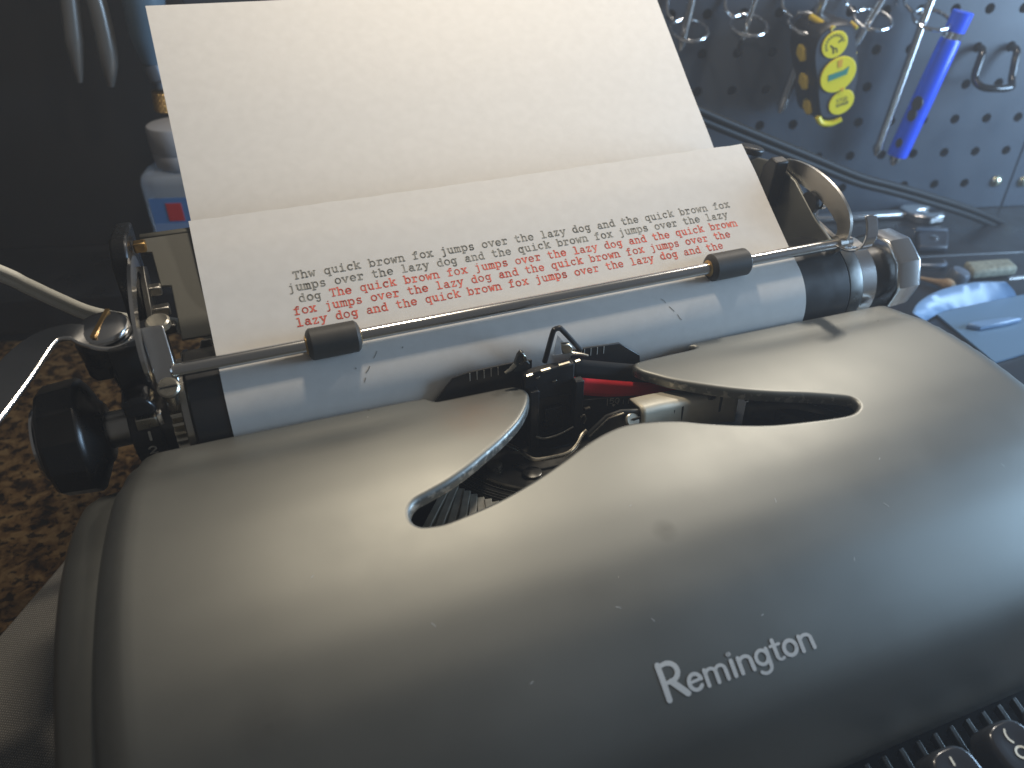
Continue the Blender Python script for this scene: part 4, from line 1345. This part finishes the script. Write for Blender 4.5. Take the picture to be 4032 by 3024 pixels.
for a in range(25, 215, 17):                                # ring of small capitals round the upper disc
    c, s = math.cos(math.radians(a)), math.sin(math.radians(a))
    ribbon(pr1, [(5.1 * c, 5.1 * s), (6.7 * c, 6.7 * s)], .5, fmap1)
    ribbon(pr1, [(5.1 * c - .7 * s, 5.1 * s + .7 * c), (6.0 * c - .7 * s, 6.0 * s + .7 * c)], .4, fmap1)
ribbon(pr1, [(-2.6, -.6), (-.6, -2.0), (.2, -5.0)], 1.1, fmap1)
ribbon(pr1, [(-.6, -2.0), (1.6, -2.2), (2.4, -4.4)], .9, fmap1)
ribbon(pr1, [(2.2, 1.6), (3.6, 2.8)], 1.0, fmap1)
pr1.build('printed_mark', 'dark_print', d1_, smooth=0, fix=False)
pr2 = MB()
def fmap2(u, v):
    c, s = math.cos(.32), math.sin(.32)
    return PG(31.9 + u * c - v * s, -46.6 + u * s + v * c, 51.62)
BLK = {'S': [[(.9, 1.8), (0, 1.8), (0, 1), (.9, .9), (.9, 0), (0, 0)]], 'T': [[(0, 1.8), (1, 1.8)], [(.5, 1.8), (.5, 0)]], 'U': [[(0, 1.8), (0, 0), (.9, 0), (.9, 1.8)]], 'D': [[(0, 0), (0, 1.8), (.6, 1.8), (.95, 1.3), (.95, .5), (.6, 0), (0, 0)]],
       'E': [[(.9, 1.8), (0, 1.8), (0, 0), (.9, 0)], [(0, .9), (.7, .9)]], 'N': [[(0, 0), (0, 1.8), (.9, 0), (.9, 1.8)]], 'O': [[(0, 0), (0, 1.8), (.9, 1.8), (.9, 0), (0, 0)]], 'R': [[(0, 0), (0, 1.8), (.9, 1.8), (.9, .9), (0, .9), (.9, 0)]]}
for txt, x0, y0 in (('STUD', -3.6, .2), ('SENSOR', -4.2, -2.6)):
    sc = 1.55 if txt == 'STUD' else 1.15
    for i, ch in enumerate(txt):
        for st in BLK[ch]:
            ribbon(pr2, [(x0 + i * 1.25 * sc + p[0] * sc * .9, y0 + p[1] * sc * .8) for p in st], .34, fmap2)
pr2.build('printed_mark', 'dark_print', d3_, smooth=0, fix=False)
for (uu, vv) in ((6.8, -18.8), (12.2, -36.8), (18.8, -53.4)):
    p = []
    for (a, b) in ((-1.8, 5.2), (1.4, 3.4), (2.2, -4.2), (.8, -5.4), (-2.4, -1.6), (-2.6, 3)):
        p.append((a, b))
    b = MB()
    b.prism([PG(uu - .6 + a * .35, vv + bb, 36 + a * 1.9) for a, bb in p], -PD * 3.0)
    b.build('side_grip', 'grip_yellow', sf, bevel=.8)
MB().tube(smooth_curve([PG(8.6, 2.2, 30), PG(13, -1, 44), PG(15.6, -2.0, 50.5)], 4), [2.0] * 9, 10).build('trim', 'grip_yellow', sf)
MB().tube(smooth_curve([PG(29.5, .8, 44), PG(31.8, -1.8, 49)], 3), 1.2, 8).build('trim', 'grip_yellow', sf)
MB().tube(smooth_curve([PG(18.5, -57, 49), PG(22, -61, 49), PG(29, -61.4, 49), PG(35, -58.4, 49.5)], 4), 2.1, 10).build('trim', 'yellow', sf)
for (a, b_) in ((36.2, -18.5), (40.2, -34)):
    MB().box(PG(a, b_, 46), (1.4, 2.0, 3.4)).build('trim', 'grip_yellow', sf, bevel=.3)

# black double hook at the right
uh = [PG(153.4, -25.4, -6), PG(153.4, -25.4, 3), PG(151, -27, 9), PG(148, -34, 13), PG(146.5, -43, 16), PG(150, -47.5, 22), PG(160, -48.4, 24), PG(172, -48.0, 22), PG(175, -44, 16), PG(176, -34, 12), PG(177.6, -27, 8), PG(178.2, -25.6, 2), PG(178.2, -25.6, -6)]
tag(MB().tube(smooth_curve(uh, 4), 2.6, 12).build('peg_hook', 'black_plastic', None), 'empty black double-legged hook right of the blue pen', 'tool hook')

# pliers and a blue-handled tool at the far left
pl_ = thing('pliers', 'pair of pliers with dark curved handles hanging at the far left', 'pliers', PG(-452, -30, 20))
MB().tube(smooth_curve([PG(-448, 60, 22), PG(-449.8, 38, 24), PG(-452.3, 19.3, 25), PG(-456.5, -4, 26), PG(-460.8, -27.5, 25)], 5), [4.4] * 6 + [5.2] * 10 + [4.6, 4.0, 3.4, 2.6, 1.6], 14).build('handle', 'handle_grey', pl_)
MB().tube(smooth_curve([PG(-444, 60, 22), PG(-440, 38, 24), PG(-437.0, 19.0, 25), PG(-438.2, -8, 26), PG(-442.6, -30.5, 25)], 5), [4.4] * 6 + [5.2] * 4 + [5.6] * 6 + [5.4, 5.0, 4.2, 3.2, 1.8], 14).build('handle', 'handle_grey', pl_)
MB().lathe(PG(-446, 58, 14), PN, [(0, 9), (16, 9)], 24).build('pivot', 'steel', pl_)
bt = thing('hobby_knife', 'pale blue handled tool with knurled collar hanging beside the paper', 'hand tool', PG(-416, -47, 20))
MB().lathe(PG(-405, 60, 24), np.array(PG(-414, -18, 25)) - np.array(PG(-405, 60, 24)), [(0, 11), (40, 12), (62, 11), (72, 8), (78, 5.5)], 24).build('handle', 'handle_blue', bt)
MB().lathe(PG(-414, -18, 25), np.array(PG(-412.5, -33, 25)) - np.array(PG(-414, -18, 25)), [(0, 5.5), (3, 6.2), (9, 6.0), (11, 3.5), (15, 3.2)], 20).build('neck', 'clutter_mid', bt)
kc = MB()
ka, kd = np.array(PG(-412.2, -34, 25)), nrm(np.array(PG(-413.6, -47, 25)) - np.array(PG(-412.2, -34, 25)))
kc.lathe(ka, kd, [(0, 5.0), (.6, 6.2), (12.4, 6.2), (13, 5.2)], 28)
ku, kw = frame(kd)
for j in range(7):
    for i in range(16):
        a = 2 * math.pi * (i + .5 * (j % 2)) / 16
        rdir = ku * math.cos(a) + kw * math.sin(a)
        c = ka + kd * (1.4 + j * 1.7) + rdir * 6.1
        tdir = np.cross(kd, rdir)
        kc.add([c + kd * .8, c + tdir * .9, c - kd * .8, c - tdir * .9, c + rdir * .55], [(0, 1, 4), (1, 2, 4), (2, 3, 4), (3, 0, 4)])
kc.build('knurled_collar', 'brass', bt, smooth=0)

# ---- bottle on the ledge, behind the paper
BX = PG(-404, 0, 42)
bo = thing('bottle', 'clear plastic bottle with white cap and blue label behind the paper', 'bottle', (BX[0], BX[1], lt))
def bt_ring(prof_, name, m_, n=36, sq=.72):
    b = MB()
    vs, fs = [], []
    for (z, r) in prof_:
        for i in range(n):
            a = 2 * math.pi * i / n
            c, s = math.cos(a), math.sin(a)
            e = 4.0
            k = 1 / (abs(c) ** e + abs(s) ** e) ** (1 / e) if sq < 1 else 1
            q = PD * (r * c * k) + PN * (r * s * k * sq)
            vs.append((BX[0] + q[0], BX[1] + q[1], z))
    for j in range(len(prof_) - 1):
        for i in range(n):
            fs.append((j * n + i, j * n + (i + 1) % n, (j + 1) * n + (i + 1) % n, (j + 1) * n + i))
    fs += [list(range(n))[::-1], [(len(prof_) - 1) * n + i for i in range(n)]]
    return b.add(vs, fs).build(name, m_, bo, smooth=50)
bt_ring([(lt + .3, 26), (lt + 2, 28), (-58, 28), (-53.5, 26.5), (-50.8, 22), (-50, 15)], 'shell', 'clear_plastic')
bt_ring([(-49.8, 16.2), (-49, 17.0), (-42, 17.8), (-40, 17.2), (-39.2, 17.8), (-26, 18.0), (-24, 17.2), (-23.4, 15)], 'cap', 'cap_white', sq=1.0)
lbw = 21.5
fz = 28 * .72 + .35
def LB(u, z, w=fz):
    q = PD * u + PN * w
    return (BX[0] + q[0], BX[1] + q[1], z)
MB().prism([LB(-lbw, -112), LB(lbw, -112), LB(lbw, -65), LB(-lbw, -65)], PN * .25).build('label', 'label_blue', bo)
MB().prism([LB(-lbw, -104, fz + .3), LB(lbw, -104, fz + .3), LB(lbw, -82, fz + .3), LB(-lbw, -82, fz + .3)], PN * .2).build('label_band', 'label_pale', bo)
MB().prism([LB(-11.6, -80.5, fz + .3), LB(-1.8, -80.5, fz + .3), LB(-1.8, -68.5, fz + .3), LB(-11.6, -68.5, fz + .3)], PN * .3).build('label_badge', 'label_red', bo, bevel=.12)

# ================================================================== CABLES
def cable(pts_, r, sep, name, m_, label, gap=1.0):
    t = thing(name, label, 'cable', pts_[0])
    c = smooth_curve(pts_, 8)
    n = len(c)
    for s in (-1, 1):
        q = []
        for i, p in enumerate(c):
            q.append(np.array(p) + np.array(sep) * s * .5)
        MB().tube(q, r, 12).build('strand', m_, t)
    return t
cable([(180, 160, 24), (225, 152, 4), (261.5, 150, -12.6), (304.9, 150, -31), (344.5, 150, -47.6), (387.8, 150, -65.8), (420, 150, -76.5), (453.3, 150, -87.8), (511.5, 150, -109), (579.4, 150, -137), (630, 140, -151.5), (720, 80, -152)], 2.5, (1.0, -.6, 4.4), 'power_cable', 'cable_black', 'black twin-core cable sagging across the front of the pegboard')
cable([(-190, 60, 62), (-150, 62, 38), (-122, 61, 14), (-94.8, 60, -6.4), (-88.1, 60, -12.8), (-79.9, 60, -20.6), (-71.1, 60, -28.0), (-60, 62, -34.5), (-40, 66, -44), (0, 70, -70), (60, 75, -125), (110, 90, -151.5)], 1.75, (.6, -.2, 3.0), 'white_cable', 'cable_white', 'white twin cable drooping behind the carriage lever')

# ================================================================== CLUTTER AT THE RIGHT
tcx = MB().prism([(*PG(-8, 0, 82.6)[:2], TABLE + .2), (*PG(560, 0, 82.6)[:2], TABLE + .2), (*PG(560, 0, 300)[:2], TABLE + .2), (*PG(-8, 0, 262)[:2], TABLE + .2)], (0, 0, lt - .4 - TABLE - .2))
tag(tcx.build('tool_chest', 'ledge_black', bevel=1.2), 'flat black tool chest top right of the typewriter, holding small tools', 'tool chest')
ZB = lt + .1
wr = thing('spanner', 'bright steel open-end spanner lying below the pegboard', 'spanner', (480, 185, lt))
MB().prism([(400, 205, lt + .3), (400, 213, lt + .3), (486, 191, lt + .3), (489, 182, lt + .3)], (0, 0, 4.5)).build('handle', 'chrome_soft', wr, bevel=1.2)
MB().prism([(484, 193, lt + .3), (492, 196, lt + .3), (505, 190, lt + .3), (508, 184, lt + .3), (500, 183, lt + .3), (494, 184, lt + .3), (493, 179, lt + .3), (498, 174, lt + .3), (509, 172, lt + .3), (504, 166, lt + .3), (492, 167, lt + .3), (485, 173, lt + .3), (482, 182, lt + .3)], (0, 0, 6)).build('jaw', 'chrome_soft', wr, bevel=1.0)
cb = thing('plug_block', 'small dark plastic block behind the chrome platen knob', 'plastic block', (466, 140, lt))
MB().prism([(444, 132, ZB), (464, 124, ZB), (488, 146, ZB), (468, 158, ZB)], (0, 0, 5)).build('case', 'clutter_dark', cb, bevel=1.6)
MB().prism([(462, 153, ZB + 5), (484, 144, ZB + 5), (487, 147, ZB + 5), (467, 157, ZB + 5)], (0, 0, 1.2)).build('rim', 'clutter_mid', cb, bevel=.4)
MB().lathe((466, 139, ZB + 5), (0, 0, 1), [(0, 3), (.8, 3), (1.2, 2)], 20).build('button', 'chrome_soft', cb)
tag(MB().lathe((430, 142, ZB + 5.2), nrm((.5, -.85, 0)), [(0, 4), (.8, 5), (10, 5), (11, 4)], 24).build('steel_socket', 'chrome_soft', None), 'pale steel socket just beyond the chrome platen knob', 'socket')
tr = thing('parts_tray', 'pale blue plastic parts tray right of the typewriter hood', 'tray', (420, 40, lt))
MB().prism([(385, 57, ZB), (458, 55, ZB), (470, 4, ZB), (372, 2, ZB)], (0, 0, 1.2)).build('floor', 'tray_floor', tr)
tpt = smooth_curve([(356, 49, -111), (368.5, 56.6, -110.5), (388, 62.5, -110), (408, 64.3, -110), (425, 62.5, -110), (441, 57.6, -110.5)], 4)
bpt = smooth_curve([(372, 52, ZB + 1), (389.4, 57.0, ZB + 1), (401, 57.2, ZB + 1), (412.6, 56.8, ZB + 1), (432, 56.2, ZB + 1), (452, 55.5, ZB + 1)], 4)
vs, fs = [], []
for i_, (a_, b_) in enumerate(zip(tpt, bpt)):
    a_, b_ = np.array(a_), np.array(b_)
    rp = .5 * math.sin(i_ * 2.1)
    vs += [b_, b_ + (a_ - b_) * .5 + np.array([0, -1.0 + rp, 0]), a_, a_ + np.array([.4, 2.0, 0]), b_ + np.array([.4, 3.0, 0])]
for i in range(len(tpt) - 1):
    for k in range(5):
        fs.append((5 * i + k, 5 * i + (k + 1) % 5, 5 * i + 5 + (k + 1) % 5, 5 * i + 5 + k))
fs += [(4, 3, 2, 1, 0), tuple(5 * (len(tpt) - 1) + k for k in range(5))]
MB().add(vs, fs).build('back_wall', 'tray_blue', tr, smooth=50)
MB().prism([(386, 36, ZB + 1.3), (393, 37, ZB + 1.3), (417, 33, ZB + 1.3), (424, 29, ZB + 1.3), (411, 29, ZB + 1.3), (392, 30.5, ZB + 1.3)], (0, 0, 3.5)).build('divider', 'tray_blue', tr, bevel=1)
tag(MB().tube([(447, 62, ZB + 11), (482, 56, ZB + 11)], 1.3, 10).build('metal_rod', 'chrome_soft', None), 'thin pale rod sticking out behind the corner of the blue tray', 'rod')
sg_ = MB().prism([(451, 99, ZB), (484, 91, ZB), (478, 78, ZB), (443, 84, ZB)], (0, 0, 7)).build('sponge', 'sponge', None, bevel=2.4, seg=3)
tag(sg_, 'worn yellowish sponge block behind the blue tray', 'sponge')
tag(MB().tube(smooth_curve([(404, 108, ZB + 2), (410, 98, ZB + 2.2), (416, 86, ZB + 3), (418, 76, ZB + 4.6)], 5), [1.3] * 8 + [1.6, 1.9, 2.4, 3.0, 3.8, 4.2, 3.8, 2.6], 10).build('wooden_stick', 'wood_stick', None), 'small brown wooden swab between the chrome knob and blue tray', 'stick')
tag(MB().lathe((434, 88, ZB), (.15, -.2, 1), [(0, 7), (6, 7), (8, 5.6), (8.6, 2.3)], 22).build('plastic_cap', 'clutter_mid', None), 'dark plastic cap lying left of the sponge', 'cap')
tag(MB().tube(smooth_curve([(425, 112, ZB + 2), (432, 106, ZB + 3.2), (440, 104, ZB + 3.4), (446, 110, ZB + 2)], 5), 1.6, 10).build('bent_clip', 'clutter_mid', None), 'small bent dark clip behind the plastic cap', 'clip')
tag(MB().prism([(402, -4, ZB), (446, 2, ZB), (452, -10, ZB), (408, -18, ZB)], (0, 0, 4)).build('tool_case', 'tray_blue', None, bevel=1.5), 'narrow pale blue case at the right edge, nearest the hood', 'case')
tag(MB().prism([(414, -22, ZB), (446, -17, ZB), (444, -30, ZB), (418, -33, ZB)], (0, 0, 5)).build('foam_scrap', 'sponge', None, bevel=1.6), 'cream scrap of foam at the right edge beside the blue case', 'foam')

# ================================================================== ADDED HAZE VOLUME, STANDS IN FOR LENS VEILING GLARE
hz_ = MB().prism([(-1300, -700, -1160), (1700, -700, -1160), (1700, 760, -1160), (-1300, 760, -1160)], (0, 0, 2200)).build('glare_haze', 'interior', None, smooth=0)
hm = bpy.data.materials.new('glare_haze_volume')
hm.use_nodes = True
hm.node_tree.nodes.clear()
ho = hm.node_tree.nodes.new('ShaderNodeOutputMaterial')
hv_ = hm.node_tree.nodes.new('ShaderNodeVolumePrincipled')
hv_.inputs['Color'].default_value = (.92, .95, 1.0, 1)
hv_.inputs['Density'].default_value = .165
hv_.inputs['Anisotropy'].default_value = .2
hm.node_tree.links.new(hv_.outputs[0], ho.inputs['Volume'])
hz_.data.materials.clear()
hz_.data.materials.append(hm)
tag(hz_, kind='stuff')
